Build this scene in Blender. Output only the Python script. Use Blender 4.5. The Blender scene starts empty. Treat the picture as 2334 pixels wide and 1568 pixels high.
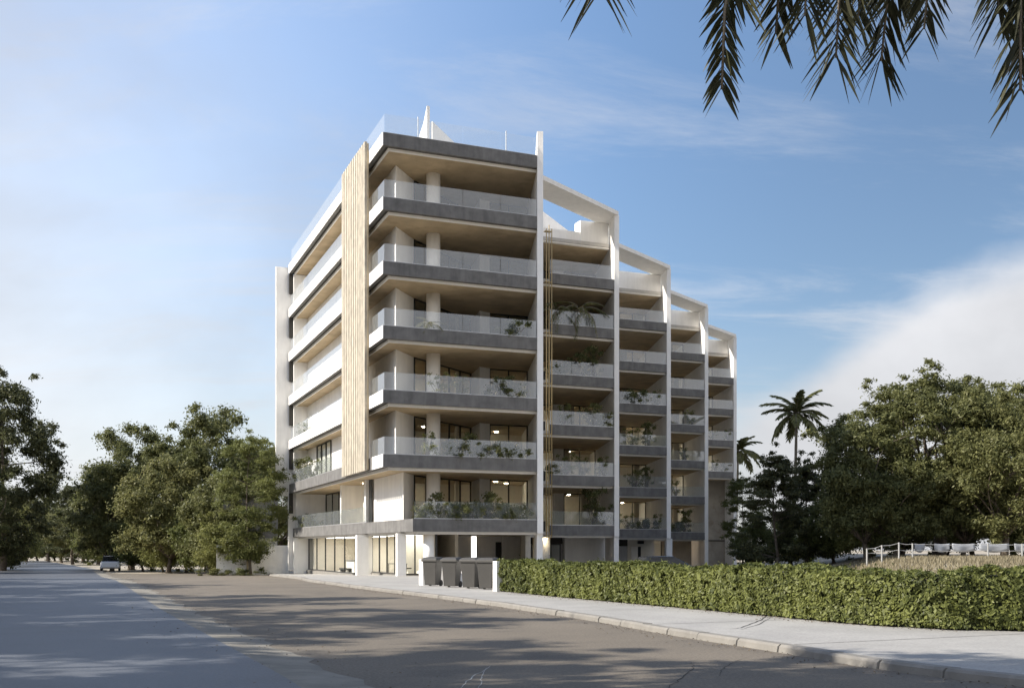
import bpy, math, random
import numpy as np
from mathutils import Vector, Matrix

S = bpy.context.scene
COL = S.collection
rad = math.radians

# ------------------------------------------------------------------ camera, sky, sun, exposure
FPX, CX, HY, EYE = 2400.0, 1167.0, 1253.0, 1.6     # focal length / centre / horizon in photograph units (2334 wide)
cd = bpy.data.cameras.new('camera')
cam = bpy.data.objects.new('camera', cd); COL.objects.link(cam)
cam.location = (0, 0, EYE); cam.rotation_euler = (rad(90), 0, 0)
cd.sensor_width = 36.0; cd.lens = 36.0 * FPX / 2334.0
cd.shift_y = (HY - 784.0) / 2334.0
cd.clip_start = 0.1; cd.clip_end = 6000
S.camera = cam

SUN_AZ = Vector((-0.972, -0.235)); SUN_EL = rad(36)
sd = bpy.data.lights.new('sun', 'SUN'); sd.energy = 2.75; sd.angle = rad(0.55); sd.color = (1.0, 0.93, 0.83)
sun = bpy.data.objects.new('sun', sd); COL.objects.link(sun)
sv = Vector((SUN_AZ.x * math.cos(SUN_EL), SUN_AZ.y * math.cos(SUN_EL), math.sin(SUN_EL)))
sun.rotation_euler = sv.to_track_quat('Z', 'Y').to_euler(); sun.location = (-60, -20, 60)

S.view_settings.view_transform = 'Standard'
S.view_settings.look = 'None'
S.view_settings.exposure = 1.6
S.view_settings.gamma = 1.0
S.view_settings.use_curve_mapping = False

W = bpy.data.worlds.new('World'); S.world = W; W.use_nodes = True
nt = W.node_tree; nt.nodes.clear()
def N(t, typ, **kw):
    n = t.nodes.new(typ)
    for k, v in kw.items():
        if k.startswith('i_'):
            n.inputs[k[2:].replace('_', ' ')].default_value = v
        else:
            setattr(n, k, v)
    return n
def M2(t, op, a, b=None, clamp=False):
    n = t.nodes.new('ShaderNodeMath'); n.operation = op; n.use_clamp = clamp
    for i, x in enumerate((a, b)):
        if x is None: continue
        if isinstance(x, (int, float)): n.inputs[i].default_value = x
        else: t.links.new(x, n.inputs[i])
    return n.outputs[0]
def MR(t, v, a, b, c=0.0, d=1.0, smooth=True):
    n = t.nodes.new('ShaderNodeMapRange'); n.interpolation_type = 'SMOOTHSTEP' if smooth else 'LINEAR'
    t.links.new(v, n.inputs['Value'])
    for k, x in zip(('From Min', 'From Max', 'To Min', 'To Max'), (a, b, c, d)): n.inputs[k].default_value = x
    return n.outputs[0]
sky = N(nt, 'ShaderNodeTexSky', sky_type='NISHITA', sun_disc=False)
sky.sun_elevation = SUN_EL; sky.sun_rotation = math.atan2(SUN_AZ.x, SUN_AZ.y)
sky.air_density = 1.0; sky.dust_density = 0.6; sky.ozone_density = 1.5; sky.altitude = 50
tc = N(nt, 'ShaderNodeTexCoord'); sp = N(nt, 'ShaderNodeSeparateXYZ')
nt.links.new(tc.outputs['Generated'], sp.inputs[0])
X, Y, Z = sp.outputs
den = M2(nt, 'ADD', M2(nt, 'MAXIMUM', Z, 0.0), 0.16)
cu = M2(nt, 'DIVIDE', X, den); cv = M2(nt, 'DIVIDE', Y, den)
cb = N(nt, 'ShaderNodeCombineXYZ'); nt.links.new(cu, cb.inputs[0]); nt.links.new(cv, cb.inputs[1])
def noise(t, vec, scale, detail, rough, dist=0.0, stretch=None, off=(0, 0, 0)):
    if stretch:
        mp = N(t, 'ShaderNodeMapping'); mp.inputs['Scale'].default_value = stretch
        mp.inputs['Location'].default_value = off
        mp.inputs['Rotation'].default_value = (0, 0, rad(35))
        t.links.new(vec, mp.inputs['Vector']); vec = mp.outputs[0]
    n = N(t, 'ShaderNodeTexNoise'); t.links.new(vec, n.inputs['Vector'])
    n.inputs['Scale'].default_value = scale; n.inputs['Detail'].default_value = detail
    n.inputs['Roughness'].default_value = rough; n.inputs['Distortion'].default_value = dist
    return n.outputs['Fac']
cir = MR(nt, noise(nt, cb.outputs[0], 1.3, 9, 0.66, 0.5, (0.7, 1.9, 1), (1.9, 0.9, 0)), 0.45, 0.80, 0, 0.62)
# low bank of soft cloud: an elevation limit that varies with azimuth and noise
az = M2(nt, 'ARCTAN2', X, Y)
big = noise(nt, tc.outputs['Generated'], 2.6, 6, 0.52, 0.15, (1, 1, 1.8), (0.35, 0.0, 0.2))
topR = M2(nt, 'ADD', M2(nt, 'ADD', MR(nt, az, 0.12, 0.50, 0.125, 0.250), MR(nt, az, 0.46, 1.4, 0.0, 0.35)), M2(nt, 'MULTIPLY', M2(nt, 'SUBTRACT', big, 0.5), 0.13))  # second ramp raises the bank outside the view to add fill light
bankR = M2(nt, 'MULTIPLY', MR(nt, M2(nt, 'SUBTRACT', topR, Z), -0.006, 0.034), MR(nt, az, 0.15, 0.25, 0, 0.96))
veilL = M2(nt, 'MULTIPLY', MR(nt, az, -0.56, 0.12, 0.97, 0.02), MR(nt, M2(nt, 'ADD', Z, M2(nt, 'MULTIPLY', M2(nt, 'SUBTRACT', big, 0.5), 0.6)), 0.05, 0.62, 1.0, 0.35))
hor = MR(nt, Z, 0.0, 0.26, 0.38, 0.0)
inv = lambda v: M2(nt, 'SUBTRACT', 1.0, v)
mask = inv(M2(nt, 'MULTIPLY', M2(nt, 'MULTIPLY', inv(cir), inv(bankR)), M2(nt, 'MULTIPLY', inv(veilL), inv(hor))))
bg1 = N(nt, 'ShaderNodeBackground'); bg1.inputs['Strength'].default_value = 0.105
hsv = N(nt, 'ShaderNodeHueSaturation'); hsv.inputs['Saturation'].default_value = 1.06; nt.links.new(sky.outputs[0], hsv.inputs['Color'])
vd = N(nt, 'ShaderNodeVectorMath', operation='DOT_PRODUCT'); vd.inputs[1].default_value = tuple(sv); nt.links.new(tc.outputs['Generated'], vd.inputs[0])
nt.links.new(MR(nt, vd.outputs['Value'], -0.40, 0.50, 0.38, 1.0), hsv.inputs['Value'])      # clear sky is deepest away from the sun
nt.links.new(hsv.outputs[0], bg1.inputs['Color'])
bg2 = N(nt, 'ShaderNodeBackground'); bg2.inputs['Color'].default_value = (0.905, 0.912, 0.945, 1)
nt.links.new(MR(nt, big, 0.32, 0.68, 0.235, 0.325), bg2.inputs['Strength'])
mx = N(nt, 'ShaderNodeMixShader'); nt.links.new(mask, mx.inputs[0])
nt.links.new(bg1.outputs[0], mx.inputs[1]); nt.links.new(bg2.outputs[0], mx.inputs[2])
wo = N(nt, 'ShaderNodeOutputWorld'); nt.links.new(mx.outputs[0], wo.inputs['Surface'])

# ------------------------------------------------------------------ helpers
def tag(o, label=None, cat=None, group=None, kind=None):
    if label: o['label'] = label
    if cat: o['category'] = cat
    if group: o['group'] = group
    if kind: o['kind'] = kind
    return o
def empty(name, loc=(0, 0, 0), rz=0, parent=None):
    o = bpy.data.objects.new(name, None); COL.objects.link(o)
    o.location = loc; o.rotation_euler = (0, 0, rz); o.empty_display_size = 0.3
    if parent: o.parent = parent
    return o
def link(name, me, parent=None):
    o = bpy.data.objects.new(name, me); COL.objects.link(o)
    if parent: o.parent = parent
    return o
class MB:
    def __init__(s): s.v = []; s.f = []; s.mi = []
    def add(s, vs, fs, m=0):
        b = len(s.v); s.v += [tuple(x) for x in vs]
        s.f += [tuple(b + i for i in f) for f in fs]; s.mi += [m] * len(fs)
        return s
    def prism(s, poly, z0, z1, m=0, mbot=None):
        a = sum(p[0] * q[1] - q[0] * p[1] for p, q in zip(poly, poly[1:] + poly[:1]))
        if a < 0: poly = poly[::-1]
        n = len(poly)
        vs = [(p[0], p[1], z0) for p in poly] + [(p[0], p[1], z1) for p in poly]
        s.add(vs, [tuple(range(n))[::-1]], m if mbot is None else mbot)
        b = len(s.v) - 2 * n
        s.f.append(tuple(b + n + i for i in range(n))); s.mi.append(m)
        for i in range(n):
            j = (i + 1) % n
            s.f.append((b + i, b + j, b + n + j, b + n + i)); s.mi.append(m)
        return s
    def box(s, x0, x1, y0, y1, z0, z1, m=0):
        return s.prism([(x0, y0), (x1, y0), (x1, y1), (x0, y1)], z0, z1, m)
    def wall(s, p, q, t, z0, z1, m=0, side=0.5):
        # slab along p->q, thickness t; side=0: all to the right of p->q, 1: all to the left
        dx, dy = q[0] - p[0], q[1] - p[1]; l = math.hypot(dx, dy); nx, ny = -dy / l, dx / l
        a, b = t * side, -t * (1 - side)
        return s.prism([(p[0] + nx * b, p[1] + ny * b), (q[0] + nx * b, q[1] + ny * b),
                        (q[0] + nx * a, q[1] + ny * a), (p[0] + nx * a, p[1] + ny * a)], z0, z1, m)
    def side(s, prof, o, d, t, m=0):
        # profile (s, z) in the vertical plane through o along d, thickness t to the right of d
        r = (d[1], -d[0]); n = len(prof)
        vs = [(o[0] + d[0] * a, o[1] + d[1] * a, z) for a, z in prof]
        vs += [(x + r[0] * t, y + r[1] * t, z) for x, y, z in vs]
        fs = [tuple(range(n)), tuple(range(n, 2 * n))[::-1]]
        fs += [(i, i + n, (i + 1) % n + n, (i + 1) % n) for i in range(n)]
        return s.add(vs, fs, m)
    def cyl(s, x, y, r, z0, z1, n=20, m=0, r1=None):
        r1 = r if r1 is None else r1
        a = [2 * math.pi * i / n for i in range(n)]
        vs = [(x + r * math.cos(t), y + r * math.sin(t), z0) for t in a] + [(x + r1 * math.cos(t), y + r1 * math.sin(t), z1) for t in a]
        fs = [tuple(range(n))[::-1], tuple(range(n, 2 * n))] + [(i, (i + 1) % n, (i + 1) % n + n, i + n) for i in range(n)]
        return s.add(vs, fs, m)
    def tube(s, pts, rs, n=7, m=0):
        pts = [Vector(p) for p in pts]; rings = []
        for i, p in enumerate(pts):
            d = (pts[min(i + 1, len(pts) - 1)] - pts[max(i - 1, 0)]).normalized()
            a = d.cross(Vector((0, 0, 1)) if abs(d.z) < 0.9 else Vector((1, 0, 0))).normalized(); b = d.cross(a)
            rings.append([p + (a * math.cos(2 * math.pi * k / n) + b * math.sin(2 * math.pi * k / n)) * rs[i] for k in range(n)])
        vs = [v for r in rings for v in r]; fs = []
        for i in range(len(pts) - 1):
            for k in range(n):
                fs.append((i * n + k, i * n + (k + 1) % n, (i + 1) * n + (k + 1) % n, (i + 1) * n + k))
        fs.append(tuple(range(n))[::-1]); fs.append(tuple(range((len(pts) - 1) * n, len(pts) * n)))
        return s.add(vs, fs, m)
    def mesh(s, name, mats, smooth=False):
        me = bpy.data.meshes.new(name); me.from_pydata(s.v, [], s.f)
        for m in (mats if isinstance(mats, (list, tuple)) else [mats]): me.materials.append(m)
        if any(s.mi): me.polygons.foreach_set('material_index', s.mi)
        if smooth: me.polygons.foreach_set('use_smooth', [True] * len(s.f))
        me.update(); return me
    def build(s, name, mats, parent=None, smooth=False):
        return link(name, s.mesh(name, mats, smooth), parent)
def bevel(o, w, seg=2):
    m = o.modifiers.new('bevel', 'BEVEL'); m.width = w; m.segments = seg; m.limit_method = 'ANGLE'; m.angle_limit = rad(35)
    return o
def quads(name, V, mat, parent=None):
    """V: (n,4,3) array of quads -> mesh"""
    n = len(V); me = bpy.data.meshes.new(name)
    me.vertices.add(4 * n); me.vertices.foreach_set('co', V.astype(np.float32).ravel())
    me.loops.add(4 * n); me.loops.foreach_set('vertex_index', np.arange(4 * n, dtype=np.int32))
    me.polygons.add(n); me.polygons.foreach_set('loop_start', np.arange(0, 4 * n, 4, dtype=np.int32))
    try: me.polygons.foreach_set('loop_total', np.full(n, 4, dtype=np.int32))
    except Exception: pass
    me.materials.append(mat); me.update(calc_edges=True)
    return me if parent is False else link(name, me, parent)

# ------------------------------------------------------------------ materials
def mat(name):
    m = bpy.data.materials.new(name); m.use_nodes = True; t = m.node_tree; t.nodes.clear()
    out = N(t, 'ShaderNodeOutputMaterial'); return m, t, out
def solid(name, col, rough=0.6, var=0.12, scale=3.0, bump=0.0, bscale=40.0, metal=0.0, spec=0.5, streak=0.0, stain=None, coords='Object', speck=0.0):
    m, t, out = mat(name); b = N(t, 'ShaderNodeBsdfPrincipled'); t.links.new(b.outputs[0], out.inputs[0])
    b.inputs['Roughness'].default_value = rough; b.inputs['Metallic'].default_value = metal
    b.inputs['Specular IOR Level'].default_value = spec
    tcn = N(t, 'ShaderNodeTexCoord'); vec = tcn.outputs[coords]
    f = noise(t, vec, scale, 6, 0.6)
    lo = tuple(c * (1 - var) for c in col) + (1,); hi = tuple(min(1, c * (1 + var)) for c in col) + (1,)
    mixc = N(t, 'ShaderNodeMix', data_type='RGBA'); mixc.inputs['A'].default_value = lo; mixc.inputs['B'].default_value = hi
    t.links.new(MR(t, f, 0.3, 0.7), mixc.inputs['Factor']); res = mixc.outputs['Result']
    if streak:
        f2 = noise(t, vec, 1.0, 5, 0.65, 0.0, (2.6, 2.6, 0.35), (0, 0, 0))
        mm = N(t, 'ShaderNodeMix', data_type='RGBA', blend_type='MULTIPLY'); mm.inputs['Factor'].default_value = 1.0
        t.links.new(res, mm.inputs['A']); g = MR(t, f2, 0.35, 0.75, 1.0, 1 - streak)
        cc = N(t, 'ShaderNodeCombineColor')
        for k in range(3): t.links.new(g, cc.inputs[k])
        t.links.new(cc.outputs[0], mm.inputs['B']); res = mm.outputs['Result']
    if stain:
        f3 = noise(t, vec, stain[1], 5, 0.6, 0.4)
        mm = N(t, 'ShaderNodeMix', data_type='RGBA'); mm.inputs['B'].default_value = stain[0] + (1,)
        t.links.new(MR(t, f3, stain[2], stain[3], 0, stain[4]), mm.inputs['Factor']); t.links.new(res, mm.inputs['A']); res = mm.outputs['Result']
    if speck:
        mm = N(t, 'ShaderNodeMix', data_type='RGBA', blend_type='MULTIPLY'); mm.inputs['Factor'].default_value = 1.0
        t.links.new(res, mm.inputs['A']); f4 = MR(t, noise(t, vec, 22, 3, 0.75), 0.3, 0.7, 1 - speck, 1 + speck); cc = N(t, 'ShaderNodeCombineColor')
        for k in range(3): t.links.new(f4, cc.inputs[k])
        t.links.new(cc.outputs[0], mm.inputs['B']); res = mm.outputs['Result']
    t.links.new(res, b.inputs['Base Color'])
    if bump:
        bn = N(t, 'ShaderNodeBump'); bn.inputs['Strength'].default_value = bump; bn.inputs['Distance'].default_value = 0.02
        t.links.new(noise(t, vec, bscale, 4, 0.6), bn.inputs['Height']); t.links.new(bn.outputs[0], b.inputs['Normal'])
    return m
def glass(name, refl, tint=(1, 1, 1), veil=0.0, rough=0.0, ior=1.5):
    m, t, out = mat(name)
    tr = N(t, 'ShaderNodeBsdfTransparent'); tr.inputs[0].default_value = tint + (1,)
    gl = N(t, 'ShaderNodeBsdfGlossy'); gl.inputs['Roughness'].default_value = rough; gl.inputs['Color'].default_value = (0.95, 0.97, 1, 1)
    lw = N(t, 'ShaderNodeFresnel'); lw.inputs['IOR'].default_value = ior
    ng = N(t, 'ShaderNodeNewGeometry')      # only the outer face of a pane mirrors
    fac = M2(t, 'MULTIPLY', M2(t, 'ADD', lw.outputs[0], refl, True), M2(t, 'SUBTRACT', 1.0, ng.outputs['Backfacing']), True)
    a = N(t, 'ShaderNodeMixShader'); t.links.new(fac, a.inputs[0]); t.links.new(tr.outputs[0], a.inputs[1]); t.links.new(gl.outputs[0], a.inputs[2])
    last = a
    if veil:
        df = N(t, 'ShaderNodeBsdfDiffuse'); df.inputs['Color'].default_value = (0.85, 0.9, 0.93, 1)  # pale diffuse share stands in for bright sky mirrored in the glass
        v = N(t, 'ShaderNodeMixShader'); v.inputs[0].default_value = veil
        t.links.new(a.outputs[0], v.inputs[1]); t.links.new(df.outputs[0], v.inputs[2]); last = v
    t.links.new(last.outputs[0], out.inputs[0]); return m
def leafmat(name, dark, light, trans=0.45, gloss=0.25, hue=None):
    m, t, out = mat(name)
    g = N(t, 'ShaderNodeNewGeometry'); oi = N(t, 'ShaderNodeObjectInfo')
    mixc = N(t, 'ShaderNodeMix', data_type='RGBA'); mixc.inputs['A'].default_value = dark + (1,); mixc.inputs['B'].default_value = light + (1,)
    tcn = N(t, 'ShaderNodeTexCoord'); f = noise(t, tcn.outputs['Object'], 0.8, 3, 0.6)
    t.links.new(M2(t, 'ADD', M2(t, 'MULTIPLY', g.outputs['Random Per Island'], 0.65), MR(t, f, 0.3, 0.7, 0, 0.4)), mixc.inputs['Factor'])
    hs = N(t, 'ShaderNodeHueSaturation'); t.links.new(mixc.outputs['Result'], hs.inputs['Color'])
    t.links.new(MR(t, oi.outputs['Random'], 0, 1, 0.8, 1.25, False), hs.inputs['Value'])
    t.links.new(MR(t, oi.outputs['Random'], 0, 1, 0.512, 0.488, False), hs.inputs['Hue'])
    pb = N(t, 'ShaderNodeBsdfPrincipled'); pb.inputs['Roughness'].default_value = 0.5; pb.inputs['Specular IOR Level'].default_value = gloss
    tl = N(t, 'ShaderNodeBsdfTranslucent')
    t.links.new(hs.outputs[0], pb.inputs['Base Color']); t.links.new(hs.outputs[0], tl.inputs[0])
    a = N(t, 'ShaderNodeMixShader'); a.inputs[0].default_value = trans
    t.links.new(pb.outputs[0], a.inputs[1]); t.links.new(tl.outputs[0], a.inputs[2]); t.links.new(a.outputs[0], out.inputs[0]); return m
def emit(name, col, st):
    m, t, out = mat(name); e = N(t, 'ShaderNodeEmission'); e.inputs[0].default_value = col + (1,); e.inputs[1].default_value = st
    t.links.new(e.outputs[0], out.inputs[0]); return m

WHITE = solid('white_plaster', (0.87, 0.85, 0.81), 0.75, 0.03, 1.2, 0.15, 30, streak=0.09)
GREY = solid('grey_concrete', (0.155, 0.15, 0.143), 0.7, 0.18, 1.6, 0.25, 18, streak=0.3)
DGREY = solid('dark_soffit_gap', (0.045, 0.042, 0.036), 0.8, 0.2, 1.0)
SOFFIT = solid('soffit_concrete', (0.52, 0.405, 0.255), 0.8, 0.14, 0.7, 0.15, 20, stain=((0.37, 0.28, 0.17), 0.8, 0.45, 0.72, 0.7))
TRIM = solid('white_trim', (0.82, 0.79, 0.74), 0.6, 0.03)
FLOOR = solid('balcony_floor', (0.45, 0.43, 0.40), 0.7, 0.08)
CREAM = solid('cream_interior', (0.74, 0.69, 0.59), 0.8, 0.05)
TIMBER = solid('timber_slat', (0.49, 0.44, 0.35), 0.65, 0.16, 2.0, 0.2, 30, streak=0.22)
TIMBERB = solid('timber_backing', (0.42, 0.34, 0.22), 0.7, 0.12, 2.0)
FRAME = solid('dark_frame', (0.022, 0.023, 0.022), 0.4, 0.1)
BRASS = solid('brass', (0.62, 0.47, 0.24), 0.35, 0.08, metal=0.6)
STEEL = solid('steel', (0.55, 0.55, 0.55), 0.35, 0.05, metal=0.6)
CURTAIN = solid('curtain', (0.66, 0.58, 0.46), 0.9, 0.08)
BALG = glass('balustrade_glass', 0.13, (0.97, 0.985, 0.99), 0.05)
SHOPG = glass('shop_glass', 0.0, (0.96, 0.97, 0.96), ior=1.18)
WING = glass('window_glass', 0.10, (0.93, 0.94, 0.92))
SHOPL = emit('shop_ceiling_light', (1.0, 0.95, 0.86), 2.2)
WARM = emit('warm_lamp_fill', (1.0, 0.89, 0.70), 26.0)  # shared by real warm lamps and lamps added as room fill
SLITGLOW = emit('painted_daylight', (1.0, 0.97, 0.92), 1.2)  # glow painted in for daylight behind the undercroft wall
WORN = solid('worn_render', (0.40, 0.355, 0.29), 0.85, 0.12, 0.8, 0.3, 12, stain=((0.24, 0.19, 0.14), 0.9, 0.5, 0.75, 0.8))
ASPH = solid('asphalt', (0.138, 0.117, 0.090), 0.85, 0.10, 0.35, 0.6, 60, stain=((0.098, 0.085, 0.068), 0.5, 0.5, 0.7, 0.8), speck=0.28)
CROAD = solid('concrete_road', (0.082, 0.089, 0.102), 0.55, 0.08, 0.25, 0.3, 50, stain=((0.06, 0.064, 0.073), 0.3, 0.5, 0.72, 0.8), speck=0.2)
SAND = solid('sandy_edge', (0.20, 0.185, 0.155), 0.95, 0.18, 1.5, 0.6, 25)
PAVE = solid('pavement_concrete', (0.30, 0.29, 0.27), 0.8, 0.09, 0.6, 0.3, 45, stain=((0.26, 0.25, 0.24), 0.7, 0.52, 0.72, 0.6), speck=0.14)
KERB = solid('kerb_concrete', (0.19, 0.178, 0.158), 0.85, 0.12, 1.6, 0.4, 30, stain=((0.24, 0.225, 0.20), 2.5, 0.5, 0.7, 0.7))
DIRT = solid('dry_ground', (0.34, 0.295, 0.23), 0.95, 0.22, 0.5, 0.6, 8, stain=((0.17, 0.155, 0.11), 0.12, 0.48, 0.65, 0.8))
BARK = solid('bark', (0.12, 0.095, 0.07), 0.9, 0.3, 5, 0.6, 12)
PBARK = solid('palm_bark', (0.20, 0.17, 0.13), 0.9, 0.25, 3, 0.6, 10)
BINM = solid('bin_plastic', (0.052, 0.049, 0.044), 0.55, 0.10, 2, 0.15, 60)
RUBBER = solid('rubber', (0.015, 0.015, 0.015), 0.8)
L_A = leafmat('leaf_mid', (0.066, 0.077, 0.028), (0.215, 0.215, 0.085))
L_B = leafmat('leaf_fresh', (0.080, 0.096, 0.030), (0.235, 0.245, 0.085))
L_C = leafmat('leaf_dark', (0.036, 0.043, 0.020), (0.120, 0.127, 0.056), 0.35)
L_H = leafmat('leaf_hedge', (0.026, 0.038, 0.011), (0.255, 0.265, 0.075), 0.3)
L_P = leafmat('leaf_palm', (0.022, 0.025, 0.013), (0.075, 0.074, 0.036), 0.25)
L_PC = leafmat('leaf_coconut', (0.085, 0.095, 0.035), (0.22, 0.22, 0.09), 0.4)
L_DRY = leafmat('dry_grass', (0.19, 0.16, 0.10), (0.34, 0.295, 0.205), 0.3, 0.1)
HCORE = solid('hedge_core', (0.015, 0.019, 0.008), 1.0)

# ------------------------------------------------------------------ ground shape
ORG = Vector((-7.0, 57.3)); ANG = math.atan2(0.374, 0.927)
ca, sa = math.cos(ANG), math.sin(ANG)
def to_uv(x, y): dx, dy = x - ORG.x, y - ORG.y; return dx * ca + dy * sa, -dx * sa + dy * ca
def to_xy(u, v): return ORG.x + u * ca - v * sa, ORG.y + u * sa + v * ca
def sm(t): t = max(0.0, min(1.0, t)); return t * t * (3 - 2 * t)
def g(x, y):
    u, v = to_uv(x, y)
    a = -0.016 * max(0.0, min(24.0, v - 2.0)) * sm((16 - u) / 8)
    b = 1.15 * sm((x - 0.225 * y - 3) / 7) * sm((y - 22) / 26)
    return a + b
def unproj(px, py, dz=0.0):
    z = 0.0
    for _ in range(30):
        D = (EYE - z) * FPX / (py - HY); x = (px - CX) * D / FPX; z = 0.5 * z + 0.5 * (max(-0.4, min(0.0, g(x, D))) + dz)
    return x, D
def interp(pts):
    pts = sorted((p[1], p[0]) for p in pts); ys = [p[0] for p in pts]; xs = [p[1] for p in pts]
    def f(y):
        i = 0
        while i < len(ys) - 2 and y > ys[i + 1]: i += 1
        t = (y - ys[i]) / (ys[i + 1] - ys[i]); return xs[i] + t * (xs[i + 1] - xs[i])
    def fs(y, w=1.2): return sum(f(y + d) for d in (-w, -w / 2, 0, w / 2, w)) / 5
    return fs
kerb_px = [(550, 1300), (610, 1310), (700, 1325), (830, 1343), (920, 1354), (1010, 1365), (1090, 1376), (1170, 1387), (1250, 1400), (1330, 1411),
           (1400, 1424), (1500, 1442), (1620, 1463), (1750, 1481), (1850, 1500), (1960, 1520), (2100, 1540), (2240, 1557), (2334, 1568)]
kw = [unproj(*p) for p in kerb_px]
kw = [(16.5, 0.0), (34, -20.0)] + kw + [(kw[0][0] - 9, kw[0][1] + 14)]
XK = interp(kw)
road_px = [(240, 1300), (330, 1345), (420, 1395), (560, 1460), (680, 1516), (790, 1568)]
rw = [unproj(*p) for p in road_px]
rw = [(2.6, 0.0), (8, -20.0)] + rw + [(-38, 97), (-56, 135), (-84, 190)]
XR = interp(rw)
def strip(name, Y0, Y1, dy, fa, fb, za, zb, nx, m, kind='structure', zfun=None):
    mb = MB(); ys = np.arange(Y0, Y1 + 1e-6, dy)
    for y in ys:
        a, b = fa(y), fb(y)
        for k in range(nx + 1):
            t = k / nx; x = a + (b - a) * t; mb.v.append((x, y, g(x, y) + za + (zb - za) * t))
    w = nx + 1
    for i in range(len(ys) - 1):
        for k in range(nx):
            mb.f.append((i * w + k, i * w + k + 1, (i + 1) * w + k + 1, (i + 1) * w + k)); mb.mi.append(0)
    o = mb.build(name, m); 
    if kind: o['kind'] = kind
    return o
# terrain sheet: fine near, coarse to the horizon
def terrain():
    xs = [-3000, -1200, -500, -250] + list(range(-160, 161, 4)) + [250, 500, 1200, 3000]
    ys = [-3000, -800, -200, -80] + list(range(-40, 261, 4)) + [400, 900, 3000]
    mb = MB()
    for y in ys:
        for x in xs: mb.v.append((x, y, g(x, y) - 0.07))
    w = len(xs)
    for i in range(len(ys) - 1):
        for k in range(w - 1):
            mb.f.append((i * w + k, i * w + k + 1, (i + 1) * w + k + 1, (i + 1) * w + k)); mb.mi.append(0)
    o = mb.build('ground', DIRT, smooth=True); o['kind'] = 'structure'
terrain()
asphalt = strip('asphalt_road', -20, 88, 1.0, lambda y: XR(y) - 0.7, lambda y: XK(y) + 0.1, 0.0, 0.0, 8, ASPH)
croad = strip('concrete_road', -20, 188, 1.0, lambda y: XR(y) - 10.5 - max(0, 18 - y) * 0.35, lambda y: XR(y) - 0.55, 0.045, 0.045, 6, CROAD)
strip('road_edge', -20, 110, 0.5, lambda y: XR(y) - 0.551, lambda y: XR(y) + 0.30 + 0.10 * math.sin(y * 2.1) + 0.08 * math.sin(y * 5.3 + 1), 0.045, 0.006, 3, SAND)
hedge_line = [(-0.55, 37.9), (1.4, 33.0), (4.0, 27.3), (5.7, 23.4), (6.7, 20.9), (8.0, 19.4), (9.6, 19.0), (13.5, 18.6)]
XH = interp([(x, y) for x, y in hedge_line[:-2]] + [(9.3, 17.5), (14, 8), (22, -20)])
def pave_back(y):
    if y < 37: return XH(y) + 2.2
    return min(0.215 * y + 2.0, XH(37) + 2.2 + (y - 37) * 2.5)
pavement = strip('pavement', -20, 92, 1.0, lambda y: XK(y) + 0.24, pave_back, 0.12, 0.12, 10, PAVE)
# kerb stones, each a piece of the kerb
def kerb():
    root = empty('kerb'); root['kind'] = 'structure'
    y = 6.0; rng = random.Random(3); ys = [y]
    while y < 80:
        slope = (XK(y + 0.3) - XK(y - 0.3)) / 0.6; L = rng.uniform(1.05, 1.35) if y < 45 else 2.4
        y += L / math.hypot(1, slope); ys.append(y)
    for a, b in zip(ys[:-1], ys[1:]):
        e = 0.012 * (b - a); a2, b2 = a + e, b - e; n = 3; mb = MB(); dz = rng.uniform(-0.008, 0.008); jx = rng.uniform(-0.012, 0.012)
        prof = [(0.0, -0.05), (0.02, 0.085), (0.055, 0.122), (0.245, 0.124), (0.245, -0.05)]
        for i in range(n + 1):
            yy = a2 + (b2 - a2) * i / n; x = XK(yy) + jx; z = g(x, yy) + dz
            for px_, pz in prof: mb.v.append((x + px_, yy, z + pz))
        for i in range(n):
            for k in range(5):
                mb.f.append((i * 5 + k, (i + 1) * 5 + k, (i + 1) * 5 + (k + 1) % 5, i * 5 + (k + 1) % 5)); mb.mi.append(0)
        mb.f += [tuple(range(5)), tuple(range(n * 5, n * 5 + 5))[::-1]]; mb.mi += [0, 0]
        mb.build('kerb_stone', KERB, root)
kerb()
CRK = solid('crack_dark', (0.035, 0.033, 0.03), 0.95)
CHALK = solid('scratch_pale', (0.42, 0.41, 0.38), 0.95)
def crack(name, pts, w, parent, m, dz, rng):
    """thin jagged line lying on the surface"""
    P = [unproj(*p) for p in pts]; Q = []
    for (x0, y0), (x1, y1) in zip(P[:-1], P[1:]):
        for k in range(6):
            t = k / 6; Q.append((x0 + (x1 - x0) * t + rng.uniform(-1, 1) * 0.02, y0 + (y1 - y0) * t + rng.uniform(-1, 1) * 0.03))
    Q.append(P[-1]); mb = MB()
    for i, (x, y) in enumerate(Q):
        a = Q[max(i - 1, 0)]; b = Q[min(i + 1, len(Q) - 1)]; dx, dy = b[0] - a[0], b[1] - a[1]; l = math.hypot(dx, dy) or 1
        ww = w * (0.3 + 0.7 * math.sin(math.pi * (i + 0.5) / len(Q))) * rng.uniform(0.6, 1.2)
        z = g(x, y) + dz
        mb.v += [(x - dy / l * ww, y + dx / l * ww, z), (x + dy / l * ww, y - dx / l * ww, z)]
    for i in range(len(Q) - 1): mb.f.append((2 * i, 2 * i + 1, 2 * i + 3, 2 * i + 2)); mb.mi.append(0)
    return mb.build(name, m, parent)
rc = random.Random(9)
crack('crack', [(1578, 1508), (1580, 1522), (1560, 1540), (1543, 1553), (1500, 1580)], 0.009, asphalt, CRK, 0.005, rc)
crack('crack', [(1700, 1497), (1650, 1520), (1640, 1540)], 0.006, asphalt, CRK, 0.005, rc)
crack('scratch', [(1118, 1517), (1070, 1548), (1050, 1568)], 0.008, asphalt, CHALK, 0.005, rc)
crack('scratch', [(1112, 1520), (1098, 1545), (1090, 1568)], 0.006, asphalt, CHALK, 0.005, rc)
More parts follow.
